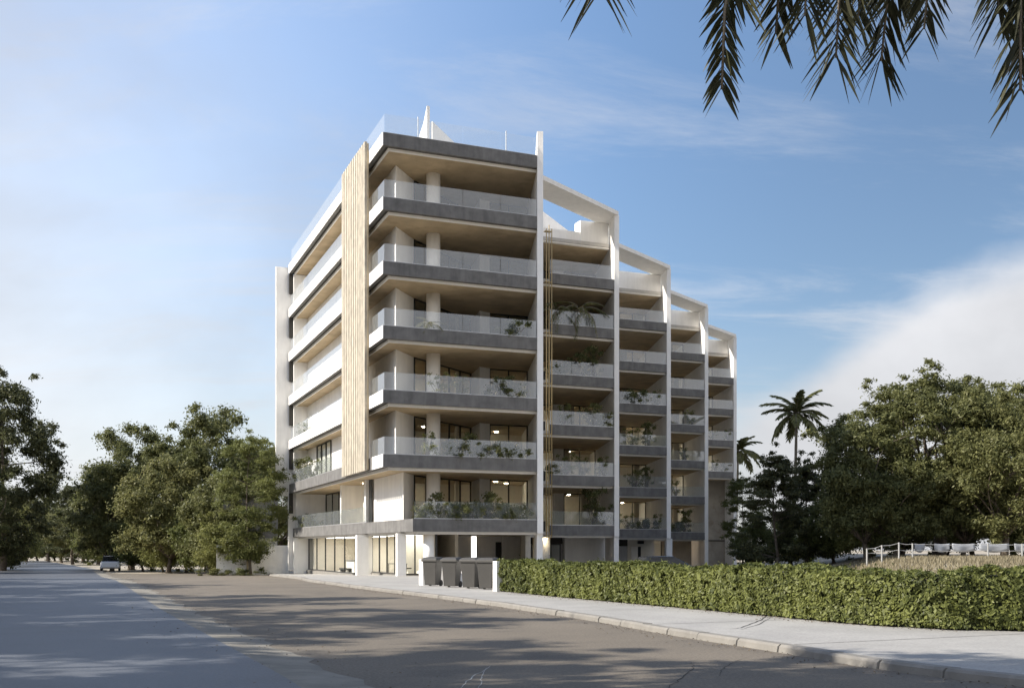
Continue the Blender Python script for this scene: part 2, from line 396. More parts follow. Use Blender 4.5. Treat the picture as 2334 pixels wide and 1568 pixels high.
crack('crack', [(1757, 1404), (1735, 1425), (1690, 1445), (1664, 1448)], 0.014, pavement, CRK, 0.125, rc)
crack('crack', [(1762, 1416), (1730, 1436), (1690, 1449)], 0.010, pavement, CRK, 0.125, rc)
# saw-cut joints across the pavement
for yy in (16.5, 21.0, 25.5, 30.0, 34.5, 39.0, 43.5, 48.0):
    mb = MB(); n = 8; xa = XK(yy) + 0.26; slope = (XK(yy + 1) - XK(yy - 1)) / 2; xb = (XH(min(yy, 37)) - 0.1)
    for k in range(n + 1):
        x = xa + (xb - xa) * k / n; y = yy - slope * 0 + (x - xa) * 0.45
        mb.v += [(x, y - 0.013, g(x, y) + 0.1245), (x, y + 0.013, g(x, y) + 0.1245)]
    for k in range(n): mb.f.append((2 * k, 2 * k + 2, 2 * k + 3, 2 * k + 1)); mb.mi.append(0)
    mb.build('joint', CRK, pavement)

# ------------------------------------------------------------------ THE APARTMENT BUILDING (local u, v, z)
B = empty('apartment_building', (ORG.x, ORG.y, 0), ANG)
tag(B, 'white and grey seven storey apartment building with stepped wings and glass balconies', 'apartment building')
def Lz(i): return 3.32 + 3.5 * (i - 1)
FD = Vector((0.315, 0.949)); STEP = (10.75, 11.05); F0 = (9.12, 0.0); FT = 0.34
def Fp(j, s=0.0): return (F0[0] + STEP[0] * (j - 1) + FD.x * s, F0[1] + STEP[1] * (j - 1) + FD.y * s)
def fin_u(j, v): return F0[0] + STEP[0] * (j - 1) + (v - (F0[1] + STEP[1] * (j - 1))) * FD.x / FD.y
RT = Lz(7); CAP = 25.72
# fins
for j in range(1, 6):
    zb = 2.56 if j < 4 else -0.05
    if j == 1: prof = [(0, zb), (0, CAP), (0.3, CAP), (1.7, RT + 0.1), (4.4, RT + 0.1), (4.7, CAP), (9.6, CAP), (9.9, 23.6), (21.5, 23.6), (21.5, zb)]
    else: prof = [(0, zb), (0, CAP - 0.3), (3.35, CAP - 0.3), (3.4, CAP - 0.3), (9.8, CAP - 0.3), (10.2, 23.6), (21.5, 23.6), (21.5, zb)]
    mb = MB(); mb.side([(a, z) for a, z in prof], Fp(j), (FD.x, FD.y), FT); mb.build('fin_wall', WHITE, B)
# pergola slabs between fin j-1 and fin j
for j in range(2, 6):
    fx, fy = Fp(j); a = (fx + FT * 0.95, fy - 0.02); d = (-0.863, -0.506)
    # intersect with right face of fin j-1
    def hit(p):
        t = 0
        for _ in range(60):
            u, v = p[0] + d[0] * t, p[1] + d[1] * t
            t += (u - (fin_u(j - 1, v) + FT + 0.0)) * 0.8
        return (p[0] + d[0] * t, p[1] + d[1] * t)
    sB = 3.25; b = (fx + FD.x * sB + FT, fy + FD.y * sB)
    MB().prism([a, b, hit(b), hit(a)], CAP - 0.3, CAP).build('pergola_slab', WHITE, B)

def glass_run(p, q, z, n, h=0.98, parent=B):
    """balustrade: base channel + n glass panels between p and q"""
    ch = MB().wall(p, q, 0.05, z + 0.003, z + 0.05); base = ch.build('balustrade', STEEL, parent)
    for k in range(n):
        dx, dy = q[0] - p[0], q[1] - p[1]; l = math.hypot(dx, dy); e = 0.012 / l
        a, b = k / n + e, (k + 1) / n - e
        MB().wall((p[0] + dx * a, p[1] + dy * a), (p[0] + dx * b, p[1] + dy * b), 0.02, z + 0.03, z + h).build('glass_panel', BALG, base)
    return base
def glazing(name, p, q, z0, z1, n, t=0.09, f=0.07, parent=B, gm=None, parts_frame=FRAME):
    """framed glazing from p to q with n panes"""
    mb = MB(); dx, dy = q[0] - p[0], q[1] - p[1]; l = math.hypot(dx, dy); ux, uy = dx / l, dy / l
    at = lambda s: (p[0] + ux * s, p[1] + uy * s)
    mb.wall(at(0), at(l), t, z1 - f, z1); mb.wall(at(0), at(l), t, z0, z0 + f)
    xs = [0 + (l - f) * k / n for k in range(n + 1)]
    for s in xs: mb.wall(at(s), at(s + f), t, z0 + f, z1 - f)
    fr = mb.build(name, parts_frame, parent)
    for k in range(n):
        MB().wall(at(xs[k] + f + 0.002), at(xs[k + 1] - 0.002), 0.02, z0 + f + 0.002, z1 - f - 0.002).build('pane', gm or WING, fr)
    return fr
def slab(poly_out, poly_in, L, front_wing=False):
    """deck (grey, full outline) over an inset soffit slab with white lip"""
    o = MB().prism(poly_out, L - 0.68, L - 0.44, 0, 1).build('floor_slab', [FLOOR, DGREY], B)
    MB().prism(poly_in, L - 0.763, L - 0.682, 0, 1).build('soffit', [TRIM, SOFFIT], o)
    # white drip lip round the outer edges of the soffit, a little proud below
    pts = poly_in; mb = MB(); a, b, d = pts[0], pts[1], pts[-1]
    mb.prism([a, b, (b[0] + 0.02, b[1] + 0.07), (a[0] + 0.07, a[1] + 0.07)], L - 0.845, L - 0.764)
    if front_wing: mb.prism([a, (a[0] + 0.07, a[1] + 0.072), (d[0] + 0.07, d[1]), d], L - 0.845, L - 0.764)
    mb.build('drip_lip', TRIM, o)
    return o
VB = 29.0
def lamp_fill_discs(pts, zc, r=0.13):
    for u, v in pts: MB().cyl(u, v, r, zc - 0.03, zc - 0.004, 12).build('ceiling_lamp_fill', WARM, B)
# ---- front wing decks, bands, glass
for i in range(1, 8):
    L = Lz(i); k0 = 1.67 if i == 1 else 0.0; k1 = 0.3 if i == 1 else 0.0
    fr = fin_u(1, 0.0)
    rb = fin_u(1, VB) + 0.1
    out = [(k0 + 0.02, 0.02), (fr - 0.002, 0.02), (fin_u(1, VB) - 0.002, VB), (k1 + 0.02, VB)]
    ins = [(k0 + 0.36, 0.36), (fin_u(1, 0.36) - 0.003, 0.36), (fin_u(1, VB - 0.45) - 0.003, VB - 0.45), (k1 + 0.36, VB - 0.45)]
    sl = slab(out, ins, L, True)
    t = 0.2
    MB().prism([(k0, 0), (fr - 0.004, 0), (fin_u(1, t) - 0.004, t), (k0 + t, t), (k1 + t, VB - 0.2), (k1, VB - 0.2)], L - 0.70, L).build('balcony_band', GREY, B)
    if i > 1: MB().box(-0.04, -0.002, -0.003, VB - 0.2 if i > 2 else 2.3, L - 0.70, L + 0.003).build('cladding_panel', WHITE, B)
    if i < 7:
        glass_run((k0 + 0.1, 0.1), (fin_u(1, 0.1) - 0.03, 0.1), L, 4)
        if i == 1:
            glass_run((k1 + 0.1, VB - 0.6), (1.34, 9.15), L, 5)
        else:
            glass_run((0.1, 2.85), (0.1, 0.14), L, 1)
            glass_run((0.1, VB - 0.6), (0.1, 9.0), L, 6)
        # end bracket under far end of the band
    else:
        glass_run((0.1, 0.1), (fin_u(1, 0.1) - 0.03, 0.1), L, 4, 1.05)
        glass_run((0.1, VB - 0.6), (0.1, 0.14), L, 8, 1.05)
    if 1 < i:
        MB().box(-0.0, 0.3, VB - 0.25, VB - 0.05, L - 2.3, L - 0.701).build('end_panel', DGREY, B)
# roof deck
MB().prism([(0.2, 0.22), (fin_u(1, 0.22) - 0.01, 0.22), (fin_u(1, VB) - 0.01, VB), (0.2, VB)], RT - 0.43, RT - 0.2).build('roof_deck', FLOOR, B)
# thin roof posts
for u in (2.05, 7.3):
    MB().box(u - 0.02, u + 0.02, 0.28, 0.32, RT - 0.2, RT + 1.25).build('roof_post', TRIM, B)
# roof sails
sf = [(5.6, 9.2), (0.0, 1.0)]
MB().side([(0, RT - 0.2), (0, 30.2), (0.4, 29.2), (2.2, 26.8), (3.6, RT - 0.2)], (5.35, 9.2), (-0.28, 0.96), 0.22).build('roof_sail', WHITE, B)
MB().side([(0, RT - 0.2), (0, 29.2), (9.0, RT - 0.1), (9.0, RT - 0.2)], (5.62, 9.3), (0.96, 0.28), 0.22).build('roof_sail', WHITE, B)

# ---- front wing walls for storeys 1..6
for i in range(1, 7):
    z0 = Lz(i) - 0.44; z1 = Lz(i + 1) - 0.766
    CU, CV = (1.85 if i == 1 else 1.4), 2.5
    vend = 9.2 if i == 1 else VB - 0.5
    c = MB().prism([(CU, vend), (CU, CV), (3.06, 4.5), (2.86, 4.66), (CU + 0.25, CV + 0.7), (CU + 0.25, vend)], z0, z1); c.build('corner_wall', WHITE, B)
    MB().cyl(3.85, 3.15, 0.41, z0, z1, 28).build('column', WHITE, B, True)
    glazing('glazed_screen', (3.08, 4.52), (8.2, 8.78), z0, z1, 5)
    MB().prism([(8.28, 8.84), (7.83, 6.1), (8.62, 6.4), (8.62, 6.75), (8.5, 8.84)], z0, z1).build('pier', WHITE, B)
    glazing('sliding_door', (8.64, 6.55), (fin_u(1, 6.55) - 0.02, 6.55), z0, z1, 2)
    # rooms behind
    MB().prism([(1.9, 12.0), (fin_u(1, 12.0) - 0.01, 12.0), (fin_u(1, 12.2) - 0.01, 12.2), (1.9, 12.2)], z0, z1).build('room_wall', CREAM, B)
    MB().prism([(6.9, 8.0), (7.05, 7.95), (8.3, 11.98), (8.15, 11.98)], z0, z1).build('room_wall', CREAM, B)
    if i <= 3:  # the topmost of these lamps are added to brighten dark rooms
        lamp_fill_discs([(9.7, 8.2), (11.0, 9.6)] if i == 1 else [(10.6, 10.4)], z1)
        lamp_fill_discs([(5.8, 10.2), (3.6, 9.6)] if i != 2 else [(5.2, 9.4)], z1)
    if i in (1, 2, 3):
        # pleated curtains behind the diagonal glazing
        mb = MB(); n = 20; p0 = Vector((4.6, 6.15)); p1 = Vector((5.75, 7.1)); d = (p1 - p0).normalized(); nn = Vector((-d.y, d.x))
        pts = [p0 + (p1 - p0) * (k / n) + nn * (0.35 + 0.05 * (-1) ** k) for k in range(n + 1)]
        for p in pts: mb.v += [(p.x, p.y, z0 + 0.02), (p.x, p.y, z1 - 0.05)]
        for k in range(n): mb.f.append((2 * k, 2 * k + 2, 2 * k + 3, 2 * k + 1)); mb.mi.append(0)
        mb.build('curtain', CURTAIN, B)
# left facade end walls
MB().box(0.32, 1.9, VB - 0.5, VB - 0.2, Lz(2) - 0.44, RT - 0.8).build('end_wall', WHITE, B)
MB().box(-1.0, -0.02, VB + 0.02, VB + 0.36, 5.9, 24.15).build('end_fin', WHITE, B)
MB().box(-0.02, 18.5, VB + 0.02, VB + 0.3, 0, RT - 0.7).build('rear_wall', WHITE, B)
# storey 2 left door; storey 1 loggia
gl = glazing('sliding_door', (1.36, VB - 4.5), (1.36, VB - 9.5), Lz(2) - 0.44, Lz(3) - 0.80, 3, 0.12)
z0, z1 = Lz(1) - 0.44, Lz(2) - 0.763
MB().box(0.5, 3.2, VB - 0.5, VB - 0.2, z0, z1).build('end_wall', WHITE, B)
MB().box(1.5, 4.4, 9.9, 10.25, z0, z1).build('loggia_wall', WHITE, B)
MB().box(1.25, 4.4, 15.8, 16.1, z0, z1).build('loggia_wall', WHITE, B)
MB().box(3.2, 3.4, 16.11, 21.0, z0, z1).build('loggia_wall', WHITE, B)
MB().box(3.6, 3.8, 9.3, 16.0, z0, z1).build('loggia_wall', CREAM, B)
MB().box(2.6, 2.9, 20.9, 21.4, z0, z1).build('loggia_wall', WHITE, B)
glazing('sliding_door', (2.9, VB - 0.52), (2.9, 21.45), z0, z1, 3)
MB().box(1.7, 1.76, 9.22, 9.88, z0, z1).build('loggia_screen', FRAME, B)
MB().box(5.4, 5.6, 16, VB - 0.3, z0, z1).build('room_wall', CREAM, B)
lamp_fill_discs([(2.4, 18.5)], z1)
lamp_fill_discs([(2.2, 13.0)], z1)

# ---- timber lattice
lat = MB().box(-0.14, -0.06, 2.95, 8.95, 6.18, 24.75).build('lattice_screen', TIMBERB, B)
for k in range(13):
    v = 3.0 + k * 0.4575
    MB().box(-0.30, -0.142, v, v + 0.30, 6.12, 24.85).build('slat', TIMBER, lat)

# ---- ground floor of front wing
gz = lambda u, v: g(*to_xy(u, v))
G0 = -0.6; GC = Lz(1) - 0.763
MB().box(0.32, 1.6, VB - 0.55, VB - 0.25, G0, GC).build('end_wall', WHITE, B)
MB().box(1.3, 1.62, 12.6, VB - 0.56, G0, 0.02).build('plinth', KERB, B)
glazing('shop_window', (1.5, VB - 0.57), (1.5, 12.6), 0.025, GC, 5, gm=SHOPG)
MB().prism([(0.9, 9.75), (1.62, 9.6), (1.7, 10.35), (0.98, 10.5)], G0, GC).build('column', WHITE, B)
MB().prism([(1.5, 2.55), (2.0, 2.45), (2.1, 3.15), (1.6, 3.25)], G0, GC).build('column', WHITE, B)
MB().box(2.5, 2.9, 5.0, 12.58, G0, 0.10).build('plinth', KERB, B)
glazing('shop_window', (2.6, 12.58), (2.6, 5.05), 0.105, GC, 4, gm=SHOPG)
MB().box(1.55, 2.6, 12.5, 12.62, 0.0, GC).build('loggia_wall', WHITE, B)
MB().box(2.5, 4.0, 4.6, 5.0, G0, 0.12).build('plinth', KERB, B)
glazing('shop_window', (2.55, 4.8), (3.9, 4.8), 0.125, GC, 2, gm=SHOPG)
MB().box(3.92, 4.6, 4.7, 4.95, 0.0, GC).build('shop_wall', CREAM, B)
MB().box(4.45, 4.6, 4.96, 13.0, 0.0, GC).build('shop_wall', CREAM, B)
MB().cyl(2.85, 0.85, 0.31, 0.0, GC, 24).build('column', WHITE, B, True)
MB().box(3.35, 3.47, 1.2, 1.32, 0.0, GC).build('drain_pipe', FRAME, B)
# undercroft back wall with gap, door
MB().box(4.61, 9.75, 13.0, 13.2, 0.0, GC).build('back_wall', WHITE, B)
MB().box(9.76, 10.12, 13.06, 13.14, 0.9, GC - 0.02).build('daylight_slit_glow', SLITGLOW, B)  # open slit to the daylight outside, drawn as a glowing panel
MB().box(9.76, 10.12, 13.0, 13.2, 0.0, 0.898).build('back_wall', WHITE, B)
MB().box(10.13, fin_u(1, 13) + 0.2, 13.0, 13.2, 0.0, GC).build('back_wall', WHITE, B)
dr = MB().box(11.55, 11.95, 12.9, 12.99, 0.05, 2.15).build('service_door', FRAME, B)
MB().box(11.98, 12.1, 12.85, 12.99, 0.05, GC).build('pipe_casing', WHITE, B)
mb = MB(); mb.side([(0.25, -0.05), (0.25, GC), (2.0, GC), (2.0, -0.05)], Fp(1), (FD.x, FD.y), FT); mb.build('column', WHITE, B)
mb = MB(); mb.side([(9.0, -0.05), (9.0, GC), (16, GC), (16, -0.05)], Fp(1), (FD.x, FD.y), FT); mb.build('back_wall', CREAM, B)
# interior of ground rooms
MB().box(5.9, 6.1, 5.2, VB - 0.4, -0.2, GC).build('room_wall', CREAM, B)
MB().box(1.7, 5.85, 27.4, 27.6, -0.2, GC).build('room_wall', CREAM, B)
MB().box(1.63, 5.89, 5.1, VB - 0.6, -0.32, -0.02).build('room_floor', FLOOR, B)
MB().box(2.4, 4.2, 14.0, 26.0, GC - 0.05, GC - 0.02).build('ceiling_lamp_fill', SHOPL, B)
MB().box(3.2, 4.3, 6.2, 11.6, GC - 0.05, GC - 0.02).build('ceiling_lamp_fill', SHOPL, B)

# ---- stepped bays 2..5
BD = 8.8
for j in range(2, 6):
    fx, fy = Fp(j); v0 = fy; vb = v0 + BD
    lev = range(3, 7) if j == 5 else range(1, 7)
    ul = lambda v: fin_u(j - 1, v) + FT + 0.004
    ur = lambda v: fin_u(j, v) - 0.004
    for i in lev:
        L = Lz(i)
        uL = ul(v0) if j > 2 else 14.85
        slab([(ul(v0 + 0.02), v0 + 0.02), (ur(v0 + 0.02), v0 + 0.02), (ur(vb + 4), vb + 4), (ul(vb + 4), vb + 4)],
             [(ul(v0 + 0.34), v0 + 0.34), (ur(v0 + 0.34) - 0.02, v0 + 0.34), (ur(vb + 4), vb + 3.9), (ul(vb + 3.9), vb + 3.9)], L)
        t = 0.2
        MB().prism([(uL, v0), (ur(v0), v0), (ur(v0 + t), v0 + t), (uL + (0 if j == 2 else 0.05), v0 + t)], L - 0.70, L).build('balcony_band', GREY, B)
        glass_run((uL + 0.05 if j == 2 else ul(v0 + 0.1) + 0.02, v0 + 0.1), (ur(v0 + 0.1) - 0.02, v0 + 0.1), L, 3)
        if j == 2:
            MB().box(13.0, 14.84, v0 + 0.8, v0 + 0.9, L - 0.44, L + 0.3).build('side_panel', DGREY, B)
    for i in lev:
        z0 = Lz(i) - 0.44; z1 = Lz(i + 1) - 0.763
        uD = ur(vb) - 2.85
        glazing('sliding_door', (uD, vb), (ur(vb) - 0.03, vb), z0, z1, 2)
        MB().box(uD - 0.8, uD - 0.005, vb - 0.05, vb + 0.3, z0, z1).build('pier', WHITE, B)
        glazing('glazed_screen', (ul(vb + 1.2) + 0.02, vb + 1.2), (uD - 0.81, vb + 0.35), z0, z1, 3)
        MB().box(uD - 3.5, ur(vb + 3.7) + 0.0, vb + 3.55, vb + 3.7, z0, z1).build('room_wall', CREAM, B)
        if (2 * j + i) % 4 != 0 and i <= 3 or (j == 2 and i == 4):  # most bay lamps are added, to lighten otherwise dim interiors
            lamp_fill_discs([(uD - 1.6, vb + 2.2), (uD + 1.2, vb + 1.6)], z1)
        # pleated curtain drawn to one side of the door
        rr = random.Random(j * 10 + i); mb = MB(); n = 14; c0 = uD + 0.1 + (rr.random() < 0.5) * 1.6; wd = rr.uniform(0.5, 1.0)
        for k in range(n + 1):
            uu = c0 + wd * k / n; vv = vb + 0.25 + 0.04 * (-1) ** k; mb.v += [(uu, vv, z0 + 0.02), (uu, vv, z1 - 0.05)]
        for k in range(n): mb.f.append((2 * k, 2 * k + 2, 2 * k + 3, 2 * k + 1)); mb.mi.append(0)
        mb.build('curtain', CURTAIN, B)
    # roof
    vr = v0 + 1.75
    o = MB().prism([(ul(vr), vr), (ur(vr) - 0.05, vr), (ur(vb + 8) - 0.05, vb + 8), (ul(vb + 8), vb + 8)], RT - 0.68, RT - 0.45).build('floor_slab', FLOOR, B)
    MB().prism([(ul(vr + .1), vr + .1), (ur(vr) - 0.05, vr + .1), (ur(vb + 7.9) - 0.05, vb + 7.9), (ul(vb + 7.9), vb + 7.9)], RT - 0.76, RT - 0.682, 0, 1).build('soffit', [TRIM, SOFFIT], o)
    MB().box(ul(vr + 0.03), ur(vr) - 0.05, vr - 0.02, vr + 0.3, RT - 0.81, RT - 0.76).build('roof_lip', TRIM, B)
    pz = RT - 0.45
    if j == 2:
        MB().box(ul(vr + .3), 18.1, vr + 0.2, vr + 0.4, pz, 24.55).build('parapet', WHITE, B)
        MB().box(18.1, ur(vr + .2) - 0.15, vr + 0.15, vr + 1.1, pz, 25.40).build('parapet', WHITE, B)
        MB().side([(0, pz), (0, 27.75), (6.7, pz)], (14.3, vr + 3.0), (1, 0), 0.25).build('roof_sail', WHITE, B)
    else:
        MB().box(ul(vr + .3), ur(vr + .2) - 0.15, vr + 0.15, vr + 0.9, pz, 25.36).build('parapet', WHITE, B)
    # solid back of the bay
    MB().prism([(ul(vb + 4.05), vb + 4.05), (ur(vb + 4.05), vb + 4.05), (ur(vb + 4.4), vb + 4.4), (ul(vb + 4.4), vb + 4.4)], 0, RT - 0.8).build('rear_wall', WHITE, B)
# bay ground floors
def bayG(j, vset): return Fp(j)[1] + vset
for j in (2, 3, 4):
    v0 = Fp(j)[1]; ul = lambda v: fin_u(j - 1, v) + FT + 0.004; ur = lambda v: fin_u(j, v) - 0.004
    vb = v0 + 5.0
    if j == 2:
        MB().cyl(14.9, v0 + 1.6, 0.62, -0.05, GC, 24).build('column', CREAM, B, True)
        MB().box(14.2, 18.1, vb, vb + 0.2, 2.05, GC).build('header', DGREY, B)
        glazing('shop_window', (15.6, vb + 0.1), (18.0, vb + 0.1), 0.1, 2.045, 3, gm=SHOPG)
        MB().box(ul(vb), 15.55, vb, vb + 0.2, -0.05, 2.045).build('shop_wall', CREAM, B)
        MB().box(18.11, ur(vb) + 0.1, vb - 0.4, vb + 0.2, -0.05, GC).build('shop_wall', WHITE, B)
        MB().side([(0.15, -0.05), (0.15, GC), (4.4, GC), (4.4, -0.05)], Fp(j), (FD.x, FD.y), FT).build('column', WHITE, B)
        lamp_fill_discs([(14.9, v0 + 0.75)], GC, 0.1)
    if j == 3:
        MB().box(ul(vb), ul(vb) + 4.0, vb, vb + 0.2, 1.95, GC).build('header', DGREY, B)
        MB().box(ul(vb), ul(vb) + 4.0, vb + 0.05, vb + 0.2, -0.05, 1.945).build('garage_door', STEEL, B)
        MB().box(ul(vb) + 4.01, ur(vb), vb, vb + 0.2, -0.05, GC).build('shop_wall', CREAM, B)
        MB().box(ul(vb) + 4.35, ul(vb) + 5.0, vb - 0.06, vb - 0.005, 0.05, 1.9).build('service_door', TRIM, B)
        MB().box(ul(vb) + 5.02, ul(vb) + 5.3, vb - 0.08, vb - 0.005, 0.05, 1.9).build('door_frame', FRAME, B)
        MB().box(ul(vb) + 5.0, ul(vb) + 5.55, vb - 0.2, vb - 0.005, 2.15, 2.42).build('sign_box', FRAME, B)  # small dark sign box, left blank
        MB().side([(0.15, -0.05), (0.15, GC), (0.9, GC), (0.9, -0.05)], Fp(j), (FD.x, FD.y), 0.5).build('column', WHITE, B)
    if j == 4:
        glazing('shop_window', (ul(vb - 2), vb - 2), (ul(vb - 2) + 2.6, vb - 2), 0.1, GC, 2, gm=SHOPG)
        for k in range(9):
            MB().box(ul(vb - 2) + 0.15, ul(vb - 2) + 2.5, vb - 1.85, vb - 1.81, 0.5 + k * 0.2, 0.62 + k * 0.2).build('blind_slat', TRIM, B)
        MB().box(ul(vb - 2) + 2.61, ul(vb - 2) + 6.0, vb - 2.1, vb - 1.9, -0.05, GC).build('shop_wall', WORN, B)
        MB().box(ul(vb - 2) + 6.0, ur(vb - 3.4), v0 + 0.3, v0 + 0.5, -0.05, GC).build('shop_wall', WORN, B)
j = 5; v0 = Fp(5)[1]
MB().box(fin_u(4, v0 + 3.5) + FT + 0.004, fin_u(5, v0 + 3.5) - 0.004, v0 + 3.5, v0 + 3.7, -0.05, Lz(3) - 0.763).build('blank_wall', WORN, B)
MB().box(fin_u(4, v0 + 3.45) + FT + 0.3, fin_u(4, v0 + 3.45) + FT + 1.6, v0 + 3.42, v0 + 3.49, 3.4, Lz(3) - 1.1).build('tall_window', FRAME, B)
MB().box(fin_u(5, v0 + 3.4) - 3.0, fin_u(5, v0 + 3.4) - 0.05, v0 + 3.38, v0 + 3.49, 2.62, 2.72).build('ledge', DGREY, B)
# brass rods
rods = empty('screen_rods', (0, 0, 0), 0, B)
for k in range(3):
    u = 14.42 + 0.19 * k
    MB().cyl(u, 10.7 - 0.03 * k, 0.035, 2.5, 23.75 + (0.25 if k == 1 else 0), 8).build('rod', BRASS, rods, True)
MB().box(14.38, 14.85, 10.74, 10.78, 2.45, 2.5).build('rod_base', BRASS, rods)
for i in range(1, 8): MB().box(14.36, 14.86, 10.75, 11.06, Lz(i) - 0.73, Lz(i) - 0.69).build('rod_bracket', BRASS, rods)

# ------------------------------------------------------------------ plants: leaf clouds
def leafcloud(rng, C, R, n, size, up=0.35, squash=0.75):
    """n leaf quads in gaussian clumps: C (k,3) centres, R (k,) radii"""
    k = rng.integers(0, len(C), n)
    d = rng.normal(size=(n, 3)); d /= np.linalg.norm(d, axis=1, keepdims=True)
    r = np.minimum(np.abs(rng.normal(size=(n, 1))) * 0.5 + 0.25 * rng.uniform(0, 1, (n, 1)), 1.2)
    P = C[k] + d * r * R[k][:, None] * np.array([1, 1, squash])
    nrm = d * 0.7 + rng.normal(size=(n, 3)) * 0.6 + np.array([0, 0, up]); nrm /= np.linalg.norm(nrm, axis=1, keepdims=True)
    a = np.cross(nrm, rng.normal(size=(n, 3))); a /= np.linalg.norm(a, axis=1, keepdims=True) + 1e-9
    b = np.cross(nrm, a); s = size * rng.uniform(0.6, 1.35, (n, 1))
    a *= s; b *= s * 0.42
    droop = np.zeros((n, 3)); droop[:, 2] = -0.25 * s[:, 0]
    return np.stack([P - a, P - a * 0.1 + b, P + a + droop, P - a * 0.1 - b], 1)
def limb(mb, p, q, r0, r1, rng, sag=0.12, n=5):
    p, q = Vector(p), Vector(q); l = (q - p).length; pts = []
    off = Vector((rng.normal() * sag * l, rng.normal() * sag * l, abs(rng.normal()) * sag * l * 0.6))
    for k in range(n + 1):
        t = k / n; pts.append(p + (q - p) * t + off * math.sin(math.pi * t))
    mb.tube(pts, [r0 + (r1 - r0) * (k / n) for k in range(n + 1)], 6)
TREE = {}
def make_tree(key, seed, h, rx, ry, base, nclump, clr, nleaf, leaf, lmat, trunk_r, shape='round', bark=BARK, gap=0.0, squash=0.75, lean=0.0):
    """returns (foliage mesh, trunk mesh), base at origin"""
    rng = np.random.default_rng(seed); C = []; R = []
    hz = (h - base) / 2; zc = base + hz
    while len(C) < nclump:
        d = rng.normal(size=3); d /= np.linalg.norm(d); rr = rng.uniform(0.25, 1.0) ** 0.5
        x, y, z = d * rr
        if shape == 'cone':
            z = rng.uniform(-1, 1); w = 0.22 + 0.78 * (1 - (z + 1) / 2) ** 0.9; a = rng.uniform(0, 6.28); q = w * rng.uniform(0.3, 1) ** 0.5; x, y = math.cos(a) * q, math.sin(a) * q
        if shape == 'umbrella':
            a = rng.uniform(0, 6.28); q = rng.uniform(0, 1) ** 0.55; x, y = math.cos(a) * q, math.sin(a) * q
            z = 1 - 0.75 * q ** 2.2 - abs(rng.normal()) * 0.30; 
        if shape == 'column':
            z = rng.uniform(-1, 1); w = (1 - abs(z) ** 2.6) ** 0.5; a = rng.uniform(0, 6.28); q = w * rng.uniform(0.2, 1) ** 0.5; x, y = math.cos(a) * q, math.sin(a) * q
        C.append((x * rx + lean * (z + 1), y * ry, zc + z * hz)); R.append(clr * rng.uniform(0.55, 1.25))
    C = np.array(C); R = np.array(R)
    # small outer sprigs break the outline
    ns = nclump; S_ = C[rng.integers(0, len(C), ns)]; ctr = np.array([lean, 0, zc])
    S2 = S_ + (S_ - ctr) * rng.uniform(0.05, 0.22, (ns, 1)) + rng.normal(size=(ns, 3)) * clr * 0.5
    CC = np.vstack([C, S2]); RR = np.concatenate([R, np.full(ns, clr * 0.42)])
    V = leafcloud(rng, C, R, int(nleaf * 0.8), leaf, squash=squash)
    V2 = leafcloud(rng, S2, RR[len(C):], int(nleaf * 0.2), leaf)
    fol = quads('crown', np.concatenate([V, V2]), lmat, False)
    mb = MB(); top = Vector((lean, 0, base + hz * (1.2 if shape != 'umbrella' else 0.5)))
    fork = Vector((lean * 0.2 + rng.normal() * 0.15, rng.normal() * 0.15, max(base * (0.85 if shape == 'umbrella' else 1.0), h * 0.12)))
    mb.tube([(0, 0, -0.3), (0.03, 0.02, 0.15), tuple(fork * 0.5 + Vector((0.1, 0, 0)) * trunk_r), tuple(fork)], [trunk_r * 1.7, trunk_r * 1.15, trunk_r, trunk_r * 0.85], 9)
    if shape in ('cone', 'column'): limb(mb, fork, (lean, 0, h * 0.95), trunk_r * 0.8, trunk_r * 0.1, rng, 0.02, 8)
    order = rng.permutation(len(C))[:min(len(C), 13 if shape == 'umbrella' else 26)]
    for k in order:
        st = fork if shape in ('round', 'umbrella') else Vector((0, 0, max(fork.z, C[k][2] - 0.6)))
        if shape in ('round', 'umbrella'):
            tgt = Vector(C[k]); limb(mb, st, tgt, trunk_r * 0.36, trunk_r * 0.05, rng, 0.16, 7)
        else: limb(mb, st, C[k], trunk_r * 0.25, trunk_r * 0.05, rng, 0.05, 4)
    tr = mb.mesh('trunk', bark, True)
    TREE[key] = (fol, tr)
def place_tree(key, x, y, label, group=None, s=1.0, rz=0.0, name='tree', cat='tree', z=None, sz=None):
    r = empty(name, (x, y, g(x, y) - 0.03 if z is None else z), rz); r.scale = (s, s, s if sz is None else sz)
    tag(r, label, cat, group)
    for nm, me in zip(('crown', 'trunk'), TREE[key]): link(nm, me, r)
    return r
make_tree('broad', 11, 13.0, 5.0, 5.0, 1.6, 100, 1.3, 75000, 0.135, L_A, 0.28)
make_tree('airy', 12, 10.8, 2.6, 2.6, 1.4, 95, 0.85, 52000, 0.085, L_B, 0.12, 'column', squash=0.45)
make_tree('tall', 13, 17.0, 4.6, 4.6, 2.0, 140, 1.35, 85000, 0.15, L_C, 0.32, 'column')
make_tree('tiered', 14, 8.8, 3.2, 3.2, 0.8, 85, 0.8, 40000, 0.105, L_C, 0.16, 'cone', squash=0.35)
make_tree('rain', 15, 15.2, 7.8, 7.0, 3.6, 135, 1.15, 85000, 0.125, L_A, 0.45, 'umbrella', squash=0.55)
make_tree('low', 16, 5.5, 3.0, 3.0, 0.3, 60, 1.0, 36000, 0.11, L_B, 0.12)
make_tree('bushy', 17, 9.5, 3.8, 3.6, 0.9, 85, 1.1, 60000, 0.125, L_A, 0.2)
make_tree('shade', 18, 17.0, 5.5, 5.5, 6.0, 70, 1.15, 16000, 0.22, L_A, 0.35)

def PX(px, D): return (px - CX) * D / FPX
